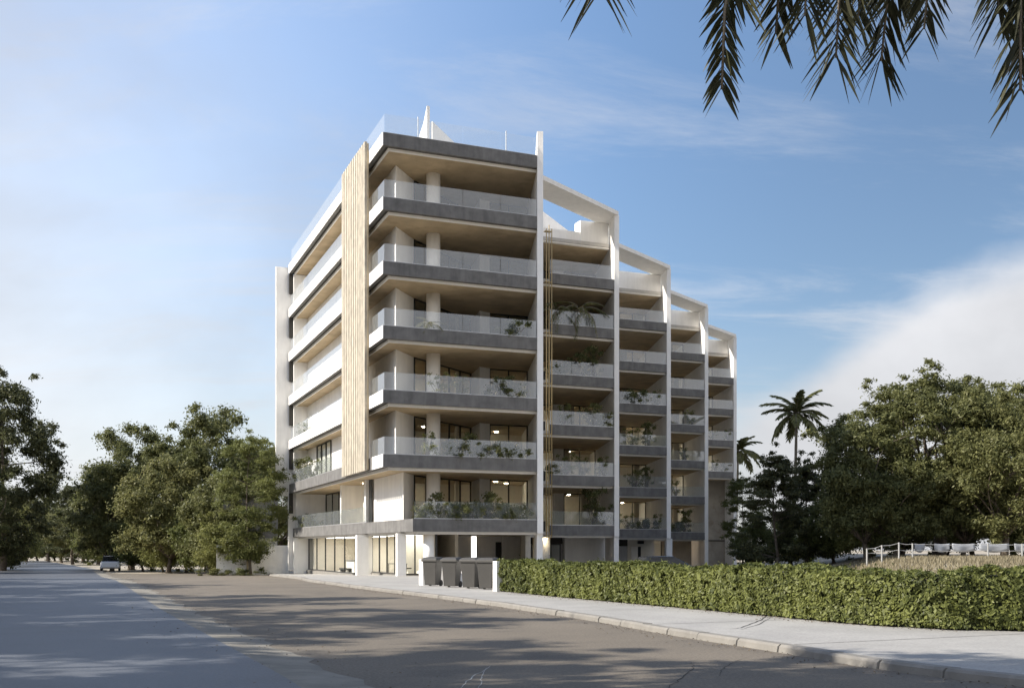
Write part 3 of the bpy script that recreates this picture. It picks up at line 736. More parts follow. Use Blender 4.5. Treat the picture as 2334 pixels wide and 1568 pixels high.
# left of the street
GL = 'trees along the street on the left'
place_tree('tall', PX(5, 98), 98, 'tall dark tree at the far left edge of the photo', GL, 1.0, 0.4)
place_tree('broad', PX(-90, 88), 88, 'broad dark tree cut by the left edge, below the tallest one', GL, 0.72, 1.9)
place_tree('tiered', PX(165, 150), 150, 'pointed distant tree standing alone above the end of the street', GL, 1.25, 0.3)
place_tree('broad', PX(300, 108), 108, 'tall bushy tree behind the white parked car', GL, 1.12, 2.1)
place_tree('bushy', PX(255, 104), 104, 'lower bushy tree right behind the white car, at the road bend', GL, 0.95, 0.7)
place_tree('broad', PX(475, 99), 99, 'largest broad tree of the left row, rising beside the building', GL, 1.18, 4.0)
place_tree('bushy', PX(385, 93), 93, 'dense mid height tree in the middle of the left row', GL, 1.06, 3.0)
place_tree('bushy', PX(512, 87), 87, 'dense lit tree left of the slender tree, hiding part of the concrete house', GL, 0.86, 2.2)
place_tree('airy', PX(570, 83), 83, 'slender airy light green tree before the white garden wall', GL, 1.0, 0.2, 'slender_tree')
place_tree('low', PX(480, 89), 89, 'low bushy tree with bare stems in a kerbed bed near the garden wall', GL, 1.05, 1.2)
for k, (px, D, s) in enumerate([(325, 101, 0.9), (372, 97, 0.8), (425, 95, 0.9), (20, 122, 1.1), (-20, 104, 1.0), (508, 84.5, 0.75), (85, 192, 1.4), (125, 195, 1.4), (165, 188, 1.3), (200, 170, 1.2), (228, 140, 1.0)]):
    place_tree('low', PX(px, D), D, ['low bush filling under the tall tree behind the white car', 'low bush with bare trunks around it in the left row', 'low bush just left of the kerbed bed', 'dark bush at the left road edge, under the tall tree', 'bush cut by the left edge of the photo at the roadside', 'low bush at the left end of the white garden wall', 'leftmost of the far bushes closing the street end', 'second far bush from the left at the street end', 'far bush under the pointed tree', 'far bush right of the street end', 'far bush left of the white car'][k], 'low bushes under the left trees', s, k * 1.1, 'bush', 'bush')
place_tree('broad', PX(620, 112), 112, 'high tree half hidden behind the white end wall of the building', GL, 1.0, 5.1)
for k, (px, D, key, s) in enumerate([(60, 170, 'bushy', 1.1), (110, 185, 'broad', 0.9), (190, 178, 'broad', 0.95), (225, 150, 'bushy', 1.1), (30, 140, 'bushy', 1.0), (140, 165, 'bushy', 0.9)]):
    place_tree(key, PX(px, D), D, ['round bush like tree at the far left bend of the street', 'second far tree closing the end of the street', 'far tree behind the pointed tree at the street end',
               'bushy tree left of the white car, by the far kerb', 'shaggy tree under the tall dark tree on the left', 'small far tree in front of the pointed tree'][k], 'far trees closing the street', s, k * 1.3)
# right of the building
GR = 'trees beyond the field on the right'
place_tree('rain', PX(2140, 75), 75, 'wide spreading rain tree with open crown and thick trunk', GR, 1.0, 0.3, 'rain_tree', sz=0.82)
place_tree('bushy', PX(1975, 72), 72, 'dense tree forming the left shoulder of the big spreading tree', GR, 1.02, 1.0).scale = (0.85, 0.9, 1.02)
place_tree('tiered', PX(1768, 82), 82, 'dark layered tree between the building and the big spreading tree', GR, 1.0, 2.0)
place_tree('tiered', PX(1840, 86), 86, 'second dark layered tree, nearest the tall coconut palm', GR, 0.95, 4.2)
place_tree('airy', PX(1692, 100), 100, 'pale green slim tree touching the right edge of the building', GR, 0.78, 1.0)
place_tree('broad', PX(2290, 68), 68, 'large dense dark tree at the far right edge', GR, 0.84, 2.2)
place_tree('bushy', PX(2195, 71), 71, 'dense dark tree just right of the thick trunk, in front of it', GR, 0.80, 2.9)
place_tree('bushy', PX(2040, 71), 71, 'dense tree left of the thick trunk, in front of the spreading crown', GR, 0.80, 4.4)
place_tree('rain', PX(2400, 82), 82, 'high open crowned tree cut by the right edge of the photo', GR, 0.98, 2.6, 'rain_tree', sz=0.86)
place_tree('bushy', PX(2215, 80), 80, 'dense tree right of the big trunk, under the open crown', GR, 0.85, 5.0)
place_tree('bushy', PX(2055, 84), 84, 'dense tree just left of the big trunk, under the open crown', GR, 0.9, 3.1)
place_tree('bushy', PX(2310, 88), 88, 'farther dense tree at the right edge, behind the big dark one', GR, 1.1, 0.4)
for k, (px, D, s, key) in enumerate([(1730, 92, 0.75, 'low'), (1900, 84, 0.95, 'low'), (1985, 80, 0.95, 'low'), (2060, 86, 0.8, 'low'), (2160, 88, 0.85, 'low'), (2330, 76, 0.9, 'low'), (1805, 95, 0.9, 'low')]):
    place_tree(key, PX(px, D), D, ['bright green shrub behind the low concrete wall, beside the building', 'bush under the dense left shoulder tree', 'bush just left of the first white fence post',
               'bush behind the middle white fence posts', 'bush right of the thick trunk', 'bush by the white sheets at the right edge', 'dark bush behind the end of the low concrete wall'][k],
               'bushes under the right trees', s, k * 0.9, 'bush', 'bush')
# trees behind and beside the viewpoint whose shade falls on the road
GS = 'street trees outside the picture that shade the road'
for k, (x, y, s) in enumerate([(-23.0, 10.0, 1.0), (-25, 19.5, 1.05), (-29, 29, 1.0), (-15, 7.0, 0.95), (-11, 8.0, 0.78), (-38, 41, 1.0), (-14, -52, 1.0), (2, -58, 0.9), (16, -50, 1.0), (30, -62, 1.1), (-46, 56, 1.0)]):
    place_tree('shade', x, y, 'tall street tree outside the picture, shading the road', GS, s, k * 0.8)
for k, (x, y, s, key) in enumerate([(41, 1, 0.7, 'bushy'), (54, 9, 0.75, 'broad'), (66, 18, 0.8, 'bushy'), (78, 27, 0.75, 'broad'), (60, -8, 0.8, 'broad')]):
    place_tree(key, x, y, 'tree across the road outside the picture, mirrored in the lower windows', 'trees across the road outside the picture', s * 1.3, k * 1.7)
for k, (x, y, s) in enumerate([(-17, 9, 0.85), (-20, 17, 0.95), (-24, 26, 1.0), (-29, 36, 1.0), (-36, 47, 1.05), (-43, 60, 1.1)]):
    place_tree('bushy', x, y, 'low street tree outside the picture, beside the concrete road', 'low street trees outside the picture', s, k * 1.8)

# ---- palms
def frond_mesh(name, seed, length, droop, lw=0.035, nl=46, ll=0.7, wid=1.0, m=None, curve=None, hang=0.5, ref=None):
    """rachis along +x then drooping; leaflets both sides.  curve: list of points overrides the rachis"""
    rng = np.random.default_rng(seed); pts = []
    if curve is None:
        for k in range(13):
            t = k / 12; pts.append(Vector((length * (t - 0.12 * droop * t ** 3), 0, length * (0.42 * t - (0.42 + droop) * t ** 2 * 0.9))))
    else:
        c = [Vector(p) for p in curve]
        for k in range(15):
            t = k / 14; q = [(1 - t) ** 3, 3 * t * (1 - t) ** 2, 3 * t * t * (1 - t), t ** 3]; pts.append(sum((c[i] * q[i] for i in range(4)), Vector()))
    Q = []
    def at(t):
        f = t * (len(pts) - 1); i = min(int(f), len(pts) - 2); return pts[i] + (pts[i + 1] - pts[i]) * (f - i), (pts[i + 1] - pts[i]).normalized()
    for k in range(nl):
        t = 0.10 + 0.90 * (k + 0.5) / nl; p, d = at(t)
        side = d.cross(Vector(ref) if ref else Vector((0, 0, 1)));
        if side.length < 0.15: side = Vector((0, 1, 0))
        side.normalize()
        L = ll * (0.55 + 0.9 * math.sin(math.pi * min(1, (t * 0.92 + 0.10))) * 0.6) * rng.uniform(0.8, 1.15)
        for sgn in (-1, 1):
            dirv = (side * sgn * (0.78 + rng.uniform(-.15, .15)) + d * (0.72 + 0.4 * t) + Vector((rng.normal() * .16, rng.normal() * .16, 0.15 - hang * 0.5 + rng.normal() * .1))).normalized()
            w = dirv.cross(Vector((rng.normal() * 0.5, rng.normal() * 0.5, 1.0))).normalized() * lw * wid
            a = p; prev = (a - w * 0.35, a + w * 0.35); cur = dirv.copy(); n = 3
            for s_ in range(n):
                cur = (cur + Vector((0, 0, -hang * 0.42))).normalized(); b = a + cur * L / n
                ww = w * (1.0 if s_ == 0 else (0.72 if s_ == 1 else 0.08)); nx_ = (b - ww, b + ww)
                Q.append([prev[0], prev[1], nx_[1], nx_[0]]); prev = nx_; a = b
    V = np.array([[tuple(v) for v in q] for q in Q])
    fol = quads(name, V, m or L_P, False)
    mb = MB(); mb.tube(pts, [max(0.006, 0.035 * wid * (1 - k / len(pts)) + 0.006) for k in range(len(pts))], 5)
    st = mb.mesh('stalk', PBARK, True)
    return fol, st
coco = [frond_mesh('frond', 40 + k, 2.9, 0.28 + 0.16 * k, 0.055, 40, 0.8, 1.3, m=L_PC) for k in range(3)]
def palm(x, y, crown_z, label, group, nf=19, seed=0, s=1.0, name='coconut_palm', lean=0.6):
    z0 = g(x, y) - 0.05; r = empty(name, (x, y, z0)); tag(r, label, 'palm tree', group)
    H = crown_z - z0; mb = MB(); n = 14; pts = []; rs = []
    for k in range(n + 1):
        t = k / n; pts.append((-lean * (1 - t) ** 2, 0, H * t)); rs.append(0.17 - 0.06 * t + 0.012 * (k % 2))
    mb.tube(pts, rs, 9); mb.build('trunk', PBARK, r, True)
    rng = random.Random(seed)
    for k in range(nf):
        f, st = coco[k % 3]; o = link('frond', f, r); o.location = (0, 0, H); a = k * 2.399 + rng.uniform(-.2, .2)
        tilt = -1.15 + 1.75 * (k / nf) + rng.uniform(-.15, .15); sc = s * rng.uniform(0.85, 1.1)
        o.rotation_euler = (rng.uniform(-.2, .2), tilt, a); o.scale = (sc, sc, sc)
        q = link('stalk', st, o)
    mb = MB()
    for k in range(5): a = k * 1.25; mb.cyl(0.2 * math.cos(a), 0.2 * math.sin(a), 0.11, -0.28, -0.05, 8, 0, 0.05)
    o = mb.build('coconuts', PBARK, r, True); o.location = (0, 0, H)
    return r
palm(PX(1815, 96), 96, 1.6 + 306 * 96 / FPX, 'tall coconut palm standing clear against the sky right of the building', 'coconut palms', 20, 1, 1.02)
palm(PX(1682, 128), 128, 1.6 + 222 * 128 / FPX, 'lower coconut palm half hidden behind the right edge of the building', 'coconut palms', 18, 2, 1.12)

# overhead palm: trunk just outside the frame, fronds hanging into the top of the view
def near_palm(x, y, H, label, fr, seed):
    z0 = g(x, y) - 0.05; r = empty('palm_tree', (x, y, z0)); tag(r, label, 'palm tree', 'palms hanging over the viewpoint')
    mb = MB(); n = 16
    mb.tube([(0.25 * (1 - k / n) ** 2, 0, H * k / n) for k in range(n + 1)], [0.24 - 0.06 * k / n + 0.015 * (k % 2) for k in range(n + 1)], 12); mb.build('trunk', PBARK, r, True)
    for k, (px, py, D, bow, ll, wid) in enumerate(fr):
        tx, tz = PX(px, D), 1.6 - (py - 58 - HY) * D / FPX
        e = Vector((tx - x, D - y, tz - z0)); s0 = Vector((0, 0, H)); 
        up = Vector((e.x * 0.35, e.y * 0.35, H + 1.1)); dn = Vector((e.x * 1.0 + bow, e.y * 0.97, max(H + 0.5, e.z + 2.0)))
        f, st = frond_mesh('frond', seed + k, 1, 1, 0.0125, 230, ll * 1.3, wid, L_P, [s0, up, dn, e], 0.22, (0.25 * math.sin(k * 2.3), 1, 0.2 * math.cos(k * 1.7)))
        o = link('frond', f, r); link('stalk', st, o)
    return r
near_palm(5.3, 3.4, 7.2, 'near palm whose dark fronds hang into the top right corner',
          [(1645, 262, 7.6, -0.15, 0.34, 1.5), (1690, 60, 7.9, -0.1, 0.42, 1.3), (1768, 135, 8.2, -0.1, 0.42, 1.2), (1905, 190, 7.8, -0.1, 0.52, 1.1), (1955, 110, 8.8, -0.1, 0.5, 1.1), (2008, 198, 8.4, 0.0, 0.52, 1.1), (2106, 125, 7.6, 0.0, 0.40, 1.1),
           (2326, 265, 6.4, -0.25, 0.45, 1.4), (2345, 180, 6.8, -0.4, 0.5, 1.4), (1835, 95, 7.5, -0.2, 0.5, 1.1), (2275, 90, 6.4, -0.2, 0.42, 1.3), (2360, 60, 6.6, -0.2, 0.5, 1.3), (2050, 40, 8.0, 0, 0.5, 1.1),
           (2700, 300, 5.0, 0.3, 0.6, 1.0), (3300, 0, 4.0, 0.3, 0.6, 1.0), (2900, -300, 7.5, 0, 0.6, 1.0)], 70)
near_palm(-1.2, -0.8, 8.0, 'second near palm with one frond tip showing at the top edge', [(1368, 42, 7.0, 0.1, 0.55, 1.0), (1340, -60, 7.4, -0.1, 0.5, 1.0), (900, -150, 7.0, -0.2, 0.55, 1.0), (500, -260, 5.5, -0.4, 0.55, 1.0), (1150, -300, 8.0, 0, 0.55, 1.0)], 90)

# ---- hedge
def hedge():
    root = empty('hedge', (hedge_line[3][0], hedge_line[3][1], 0)); tag(root, 'long clipped green hedge along the inner edge of the pavement', 'hedge')
    P = [Vector(p) for p in hedge_line]; seg = []; tot = 0
    for a, b in zip(P[:-1], P[1:]): seg.append((tot, a, b)); tot += (b - a).length
    def at(s):
        s = max(0, min(tot - 1e-4, s)); 
        for s0, a, b in reversed(seg):
            if s >= s0: d = (b - a).normalized(); return a + d * (s - s0), d
    rng = np.random.default_rng(5); DEP = 1.15
    def hgt(s, w): return 1.05 + 0.05 * math.sin(s * 0.9) + 0.035 * math.sin(s * 2.7 + 1) + 0.05 * max(0, (s - 12) / 12)
    n = 105000; V = np.zeros((n, 4, 3)); k = 0
    ss = rng.uniform(-0.05, tot + 0.05, n); pick = rng.uniform(0, 1, n); jit = rng.normal(size=(n, 8))
    off = Vector((root.location.x, root.location.y, 0))
    for i in range(n):
        p, d = at(ss[i]); r = Vector((-d.y, d.x)); r = r if r.x > 0 or abs(r.x) < 1e-6 else -r   # away from the road
        h = hgt(ss[i], 0)
        lump = 0.07 * math.sin(ss[i] * 7.3 + 2.1 * math.sin(ss[i] * 2.9)) 
        if pick[i] < 0.6:
            z = rng.uniform(0, 1); zz = 0.04 + (h - 0.04) * z; w = -0.02 + 0.05 * (1 - z) + 0.05 * math.sin(ss[i] * 9 + zz * 7) * math.sin(ss[i] * 4.3 - zz * 5) + abs(jit[i, 0]) * 0.05; nrm = Vector((-r.x, -r.y, 0.35))
            if z > 0.9: w += (z - 0.9) * 1.2
        elif pick[i] < 0.93:
            w = rng.uniform(0, DEP); zz = h - abs(jit[i, 0]) * 0.04 + 0.04 * math.sin(ss[i] * 6 + w * 5) + 0.03 * math.sin(ss[i] * 13); nrm = Vector((0, 0, 1))
        else:
            w = DEP; zz = rng.uniform(0, h); nrm = Vector((r.x, r.y, 0.2))
        if pick[i] < 0.6 and math.sin(ss[i] * 5.1 + 3 * math.sin(zz * 4 + ss[i])) * math.sin(zz * 6.3 + 2 * math.sin(ss[i] * 3.3)) > 0.4: w += 0.05 + 0.03 * abs(jit[i, 5])
        if jit[i, 1] > 2.1 and pick[i] > 0.5: zz += abs(jit[i, 2]) * 0.07
        c = Vector((p.x + r.x * w, p.y + r.y * w, zz)); gz_ = g(c.x, c.y); c.z += 0.12 + min(gz_, 0.0)
        nv = (nrm + Vector(jit[i, 1:4]) * 0.55).normalized(); a = nv.cross(Vector(jit[i, 4:7])).normalized(); b = nv.cross(a)
        near = 0.036 if c.y < 24 else 0.044
        s_ = near * (0.5 + 0.6 * abs(jit[i, 7]))
        c -= off
        V[i] = [c - a * s_, c + b * s_ * 0.5, c + a * s_ + nv * s_ * 0.3, c - b * s_ * 0.5]
    quads('foliage', V, L_H, root)
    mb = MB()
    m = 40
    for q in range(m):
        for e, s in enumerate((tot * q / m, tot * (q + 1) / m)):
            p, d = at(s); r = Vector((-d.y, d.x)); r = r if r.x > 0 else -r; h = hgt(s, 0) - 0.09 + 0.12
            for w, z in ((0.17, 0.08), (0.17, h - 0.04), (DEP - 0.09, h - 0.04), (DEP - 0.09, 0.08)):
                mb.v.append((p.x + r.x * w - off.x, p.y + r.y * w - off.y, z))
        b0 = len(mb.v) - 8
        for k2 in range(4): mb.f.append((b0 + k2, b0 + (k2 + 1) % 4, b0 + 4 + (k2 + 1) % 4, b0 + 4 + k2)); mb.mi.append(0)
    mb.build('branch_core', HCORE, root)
hedge()

# ------------------------------------------------------------------ bins and their enclosure
RD = Vector((3.5, -6.75)).normalized(); RN = Vector((RD.y, -RD.x))       # row direction (towards the camera) / outward
RN = RN if RN.x < 0 else -RN
enc = empty('bin_enclosure', (-3.9, 44.6, 0)); tag(enc, 'low white rendered walls enclosing the wheeled bins', 'low wall')
def encw(name, p, q, t, z1):
    o = Vector((enc.location.x, enc.location.y)); MB().wall(p - o, q - o, t, -0.05, z1, 0, 0.5).build(name, WHITE, enc)
pA = Vector((-3.85, 44.5)); pB = Vector((-0.62, 37.75)); inn = -RN
encw('end_wall', pA + inn * 0.0, pA + inn * 1.3, 0.42, 1.20)
encw('end_wall', pB, pB + inn * 1.3, 0.30, 1.20)
encw('back_wall', pA + inn * 1.25 + RD * 0.22, pB + inn * 1.25 - RD * 0.16, 0.18, 1.17)
def make_bin():
    r = empty('wheelie_bin', (0, 0, 0))
    mb = MB(); w0, d0, w1, d1, h = 0.235, 0.20, 0.30, 0.26, 0.98
    vs = [(-w0, -d0, 0.04), (w0, -d0, 0.04), (w0, d0, 0.04), (-w0, d0, 0.04), (-w1, -d1, h), (w1, -d1, h), (w1, d1, h), (-w1, d1, h)]
    mb.add(vs, [(3, 2, 1, 0), (4, 5, 6, 7), (0, 1, 5, 4), (1, 2, 6, 5), (2, 3, 7, 6), (3, 0, 4, 7)])
    bevel(mb.build('bin_body', BINM, r), 0.02)
    mb = MB(); e = 0.035
    mb.box(-w1 - e, w1 + e, -d1 - e, d1 + e, h - 0.085, h - 0.004); o = bevel(mb.build('rim', BINM, r), 0.015)
    mb = MB(); mb.add([(-w1 - .04, -d1 - .045, h), (w1 + .04, -d1 - .045, h), (w1 + .04, d1 + .04, h), (-w1 - .04, d1 + .04, h),
                       (-w1 * .85, -d1 * .8, h + .07), (w1 * .85, -d1 * .8, h + .07), (w1 * .9, d1 * .9, h + .09), (-w1 * .9, d1 * .9, h + .09)],
                      [(3, 2, 1, 0), (4, 5, 6, 7), (0, 1, 5, 4), (1, 2, 6, 5), (2, 3, 7, 6), (3, 0, 4, 7)])
    bevel(mb.build('lid', BINM, r), 0.015)
    mb = MB(); mb.tube([(-0.2, d1 + 0.1, h - 0.03), (0.2, d1 + 0.1, h - 0.03)], [0.016, 0.016], 8); mb.build('handle', BINM, r)
    for sx in (-1, 1):
        mb = MB(); mb.tube([(sx * 0.20, d0 + 0.02, 0.11), (sx * 0.26, d0 + 0.02, 0.11)], [0.11, 0.11], 16); mb.build('wheel', RUBBER, r)
    return r
def copy_tree(o, parent=None):
    c = o.copy(); COL.objects.link(c); c.parent = parent
    for ch in list(o.children): copy_tree(ch, c)
    return c
bin0 = make_bin(); bl = ['dark grey wheeled bin beside the left enclosure wall', 'second dark grey bin from the left, lid shut',
                         'third dark grey bin from the left, tallest looking with a pale lid behind', 'dark grey bin touching the right enclosure wall by the hedge']
for k, (px, D) in enumerate([(986, 43.4), (1030, 41.9), (1074, 40.6), (1112, 39.6)]):
    o = bin0 if k == 0 else copy_tree(bin0)
    o.location = (PX(px, D), D, 0.121); o.rotation_euler = (0, 0, rad(-28) + 0.04 * (k % 2)); o.scale = (1.12, 1.02, 1.12)
    tag(o, bl[k], 'bin', 'wheeled bins in the enclosure')

# ------------------------------------------------------------------ balcony plants
def make_bush_mesh(seed, n, size, lm, w=0.5, h=1.2, nc=16, cr=0.22):
    rng = np.random.default_rng(seed); C = np.column_stack([rng.normal(size=nc) * w * 0.5, rng.normal(size=nc) * w * 0.4, rng.uniform(0.35, 1.0, nc) * h])
    V = leafcloud(rng, C, cr * rng.uniform(0.5, 1.2, nc), n, size)
    fol = quads('foliage', V, lm, False); mb = MB()
    for c in C: limb(mb, (0, 0, 0.3), c, 0.014, 0.004, rng, 0.08, 4)
    st = mb.mesh('stem', BARK, True)
    pot = MB().cyl(0, 0, 0.17, 0, 0.38, 14, 0, 0.22).mesh('pot', GREY)
    return fol, st, pot
BUSH = {'full': make_bush_mesh(1, 2600, 0.055, L_A, 0.62, 1.05, 20, 0.27), 'loose': make_bush_mesh(2, 1300, 0.055, L_A, 0.75, 1.45, 20, 0.25),
        'dark': make_bush_mesh(3, 2600, 0.06, L_A, 0.7, 1.1, 20, 0.28), 'tree': make_bush_mesh(4, 2400, 0.06, L_A, 0.6, 2.1, 24, 0.28), 'thin': make_bush_mesh(5, 800, 0.05, L_B, 0.6, 1.5, 18, 0.2)}
pf = [frond_mesh('frond', 60 + k, 1.0, 0.7 + 0.3 * k, 0.02, 22, 0.32, 0.6, m=L_PC) for k in range(2)]
ORD = ['', 'lowest', 'second', 'third', 'fourth', 'fifth', 'sixth']
def plant(kind, u, v, lvl, s, label, group, rz=0.0):
    x, y = to_xy(u, v); r = empty('potted_plant', (x, y, Lz(lvl) - 0.439), rz); s *= 1.3 if kind != 'palm' else 1.1; r.scale = (s, s, s); tag(r, label, 'plant', group)
    if kind == 'palm':
        MB().cyl(0, 0, 0.16, 0, 0.38, 14, 0, 0.2).build('pot', GREY, r)
        MB().tube([(0, 0, 0.3), (0.02, 0, 0.9)], [0.05, 0.04], 7).build('stem', PBARK, r)
        for k in range(12):
            f, st = pf[k % 2]; o = link('frond', f, r); o.location = (0, 0, 0.85); o.rotation_euler = (0, -0.9 + 0.12 * k, k * 2.4); link('stalk', st, o)
        return r
    for nm, me in zip(('foliage', 'stem', 'pot'), BUSH[kind]): link(nm, me, r)
    return r
def u_at(px, v):
    """u on the line v=const seen at photograph column px"""
    k = (px - CX) / FPX
    return (k * (ORG.y + v * ca) - (ORG.x - v * sa)) / (ca - k * sa)
fw = [(1, [(968, 'full', .85), (1003, 'loose', 1.0), (1040, 'full', .95), (1078, 'dark', 1.0), (1112, 'loose', 1.05), (1150, 'dark', .95), (1178, 'full', .9)]),
      (2, [(975, 'thin', .9), (1022, 'dark', .85), (1062, 'loose', .95), (1098, 'dark', .85), (1142, 'dark', .95), (1166, 'dark', .95)]),
      (3, [(1000, 'thin', .85), (1052, 'thin', .8), (1128, 'loose', .85), (1150, 'full', .85), (1170, 'loose', .9)]),
      (4, [(978, 'palm', .8), (1168, 'dark', 1.0)])]
how = {'full': 'bushy', 'loose': 'loose leafy', 'dark': 'dense dark', 'tree': 'small tree like', 'thin': 'thin airy', 'palm': 'feathery palm like'}
nth = ['leftmost', 'second', 'third', 'fourth', 'fifth', 'sixth', 'rightmost']
for lvl, lst in fw:
    for k, (px, kd, s) in enumerate(lst):
        w = 'rightmost' if k == len(lst) - 1 else nth[k] + ('' if k == 0 else ' from the left')
        plant(kd, u_at(px, 0.55), 0.55, lvl, s, f'{how[kd]} plant, {w}, on the {ORD[lvl]} front balcony', f'plants on the front wing balconies', k * 1.1 + lvl)
plant('loose', 0.7, 27.2, 2, 1.25, 'green bush at the far left end of the second balcony', 'plants on the left side balconies')
plant('thin', 0.8, 23.5, 2, 1.1, 'thin airy plant before the door on the left side of the second balcony', 'plants on the left side balconies', 1)
plant('dark', 1.2, 26.8, 1, 1.0, 'dark potted plant in the corner of the lowest left loggia', 'plants on the left side balconies', 2)
plant('thin', 0.7, 27.6, 3, 0.9, 'thin plant at the far left end of the third balcony', 'plants on the left side balconies', 2)
bays = {2: 'second', 3: 'third', 4: 'fourth', 5: 'fifth'}
bp = [(2, 5, 1265, 'palm', 1.5), (2, 5, 1322, 'palm', 1.7), (2, 4, 1268, 'full', .85), (2, 4, 1318, 'loose', 1.1), (2, 4, 1352, 'tree', .95), (2, 3, 1285, 'thin', 1.0), (2, 3, 1352, 'loose', 1.1), (2, 3, 1372, 'full', 1.0),
      (2, 2, 1262, 'dark', .9), (2, 2, 1292, 'thin', 1.0), (2, 2, 1330, 'thin', .9), (2, 2, 1376, 'thin', .95), (2, 1, 1352, 'tree', 1.1), (2, 1, 1378, 'thin', 1.0),
      (3, 4, 1432, 'dark', 1.1), (3, 4, 1462, 'dark', 1.15), (3, 4, 1498, 'thin', .9), (3, 3, 1440, 'thin', 1.0), (3, 3, 1478, 'tree', .9), (3, 2, 1448, 'loose', 1.0), (3, 2, 1474, 'tree', .8),
      (3, 1, 1430, 'thin', .9), (3, 1, 1468, 'dark', .9), (3, 1, 1500, 'thin', .9), (4, 4, 1575, 'thin', 1.0), (4, 3, 1560, 'thin', .9), (4, 2, 1540, 'thin', 1.0), (4, 1, 1545, 'dark', 1.0), (4, 1, 1562, 'tree', .95),
      (5, 4, 1660, 'thin', .9), (5, 4, 1625, 'thin', .8), (5, 3, 1630, 'thin', .9), (5, 3, 1652, 'loose', .8)]
seen = {}
for j, lvl, px, kd, s in bp:
    seen.setdefault((j, lvl), []).append((px, kd, s))
for (j, lvl), lst in seen.items():
    for k, (px, kd, s) in enumerate(lst):
        v = Fp(j)[1] + 0.6
        w = 'only plant' if len(lst) == 1 else (('left', 'right')[k] if len(lst) == 2 else ('left', 'middle left', 'middle right', 'right')[k if k < len(lst) - 1 else 3]) + ' plant'
        plant(kd, u_at(px, v), v, lvl, s, f'{how[kd]} {w} on the {ORD[lvl]} balcony of the {bays[j]} bay', 'plants on the stepped bay balconies', k + j)

# ------------------------------------------------------------------ furniture seen through the ground floor glass
def at_uv(name, u, v, z, label, cat, group=None, rz=0.0):
    x, y = to_xy(u, v); return tag(empty(name, (x, y, z), ANG + rz), label, cat, group)
r = at_uv('reception_counter', 3.0, 18.4, -0.02, 'white counter with dark top behind the left ground floor window', 'counter')
MB().box(-0.5, 0.5, -1.2, 1.2, 0, 0.85).build('cabinet', TRIM, r); MB().box(-0.6, 0.6, -1.3, 1.3, 0.852, 0.9).build('worktop', GREY, r)
r = at_uv('low_bench', 2.5, 19.4, -0.02, 'dark low bench behind the left ground floor window', 'bench')
MB().box(-0.25, 0.25, -1.5, 1.5, 0.2, 0.32).build('seat', FRAME, r)
for s_ in (-1.3, 1.3): MB().box(-0.2, 0.2, s_ - 0.05, s_ + 0.05, 0, 0.198).build('leg', FRAME, r)
def chair(u, v, label, rz):
    r = at_uv('office_chair', u, v, -0.02, label, 'chair', None, rz)
    MB().box(-0.24, 0.24, -0.24, 0.24, 0.46, 0.53).build('seat', FRAME, r)
    bk = MB().side([(0, 0.6), (0.06, 1.1), (0.10, 1.1), (0.05, 0.6)], (-0.22, 0.2), (0, 1), 0.44); bk.build('backrest', FRAME, r)
    MB().cyl(0, 0, 0.03, 0.1, 0.458, 8).build('pedestal', STEEL, r)
    for k in range(5):
        a = k * 1.2566; MB().wall((0.03 * math.cos(a), 0.03 * math.sin(a)), (0.3 * math.cos(a), 0.3 * math.sin(a)), 0.04, 0.03, 0.098).build('foot', FRAME, r)
chair(3.2, 6.6, 'black office chair behind the middle ground floor window', 0.6)
r = at_uv('desk', 3.5, 9.6, -0.02, 'slim dark desk behind the middle ground floor window', 'desk')
MB().box(-0.4, 0.4, -0.9, 0.9, 0.72, 0.76).build('desk_top', FRAME, r)
for sx in (-0.35, 0.35):
    for sy in (-0.85, 0.85): MB().box(sx - 0.02, sx + 0.02, sy - 0.02, sy + 0.02, 0, 0.718).build('leg', FRAME, r)

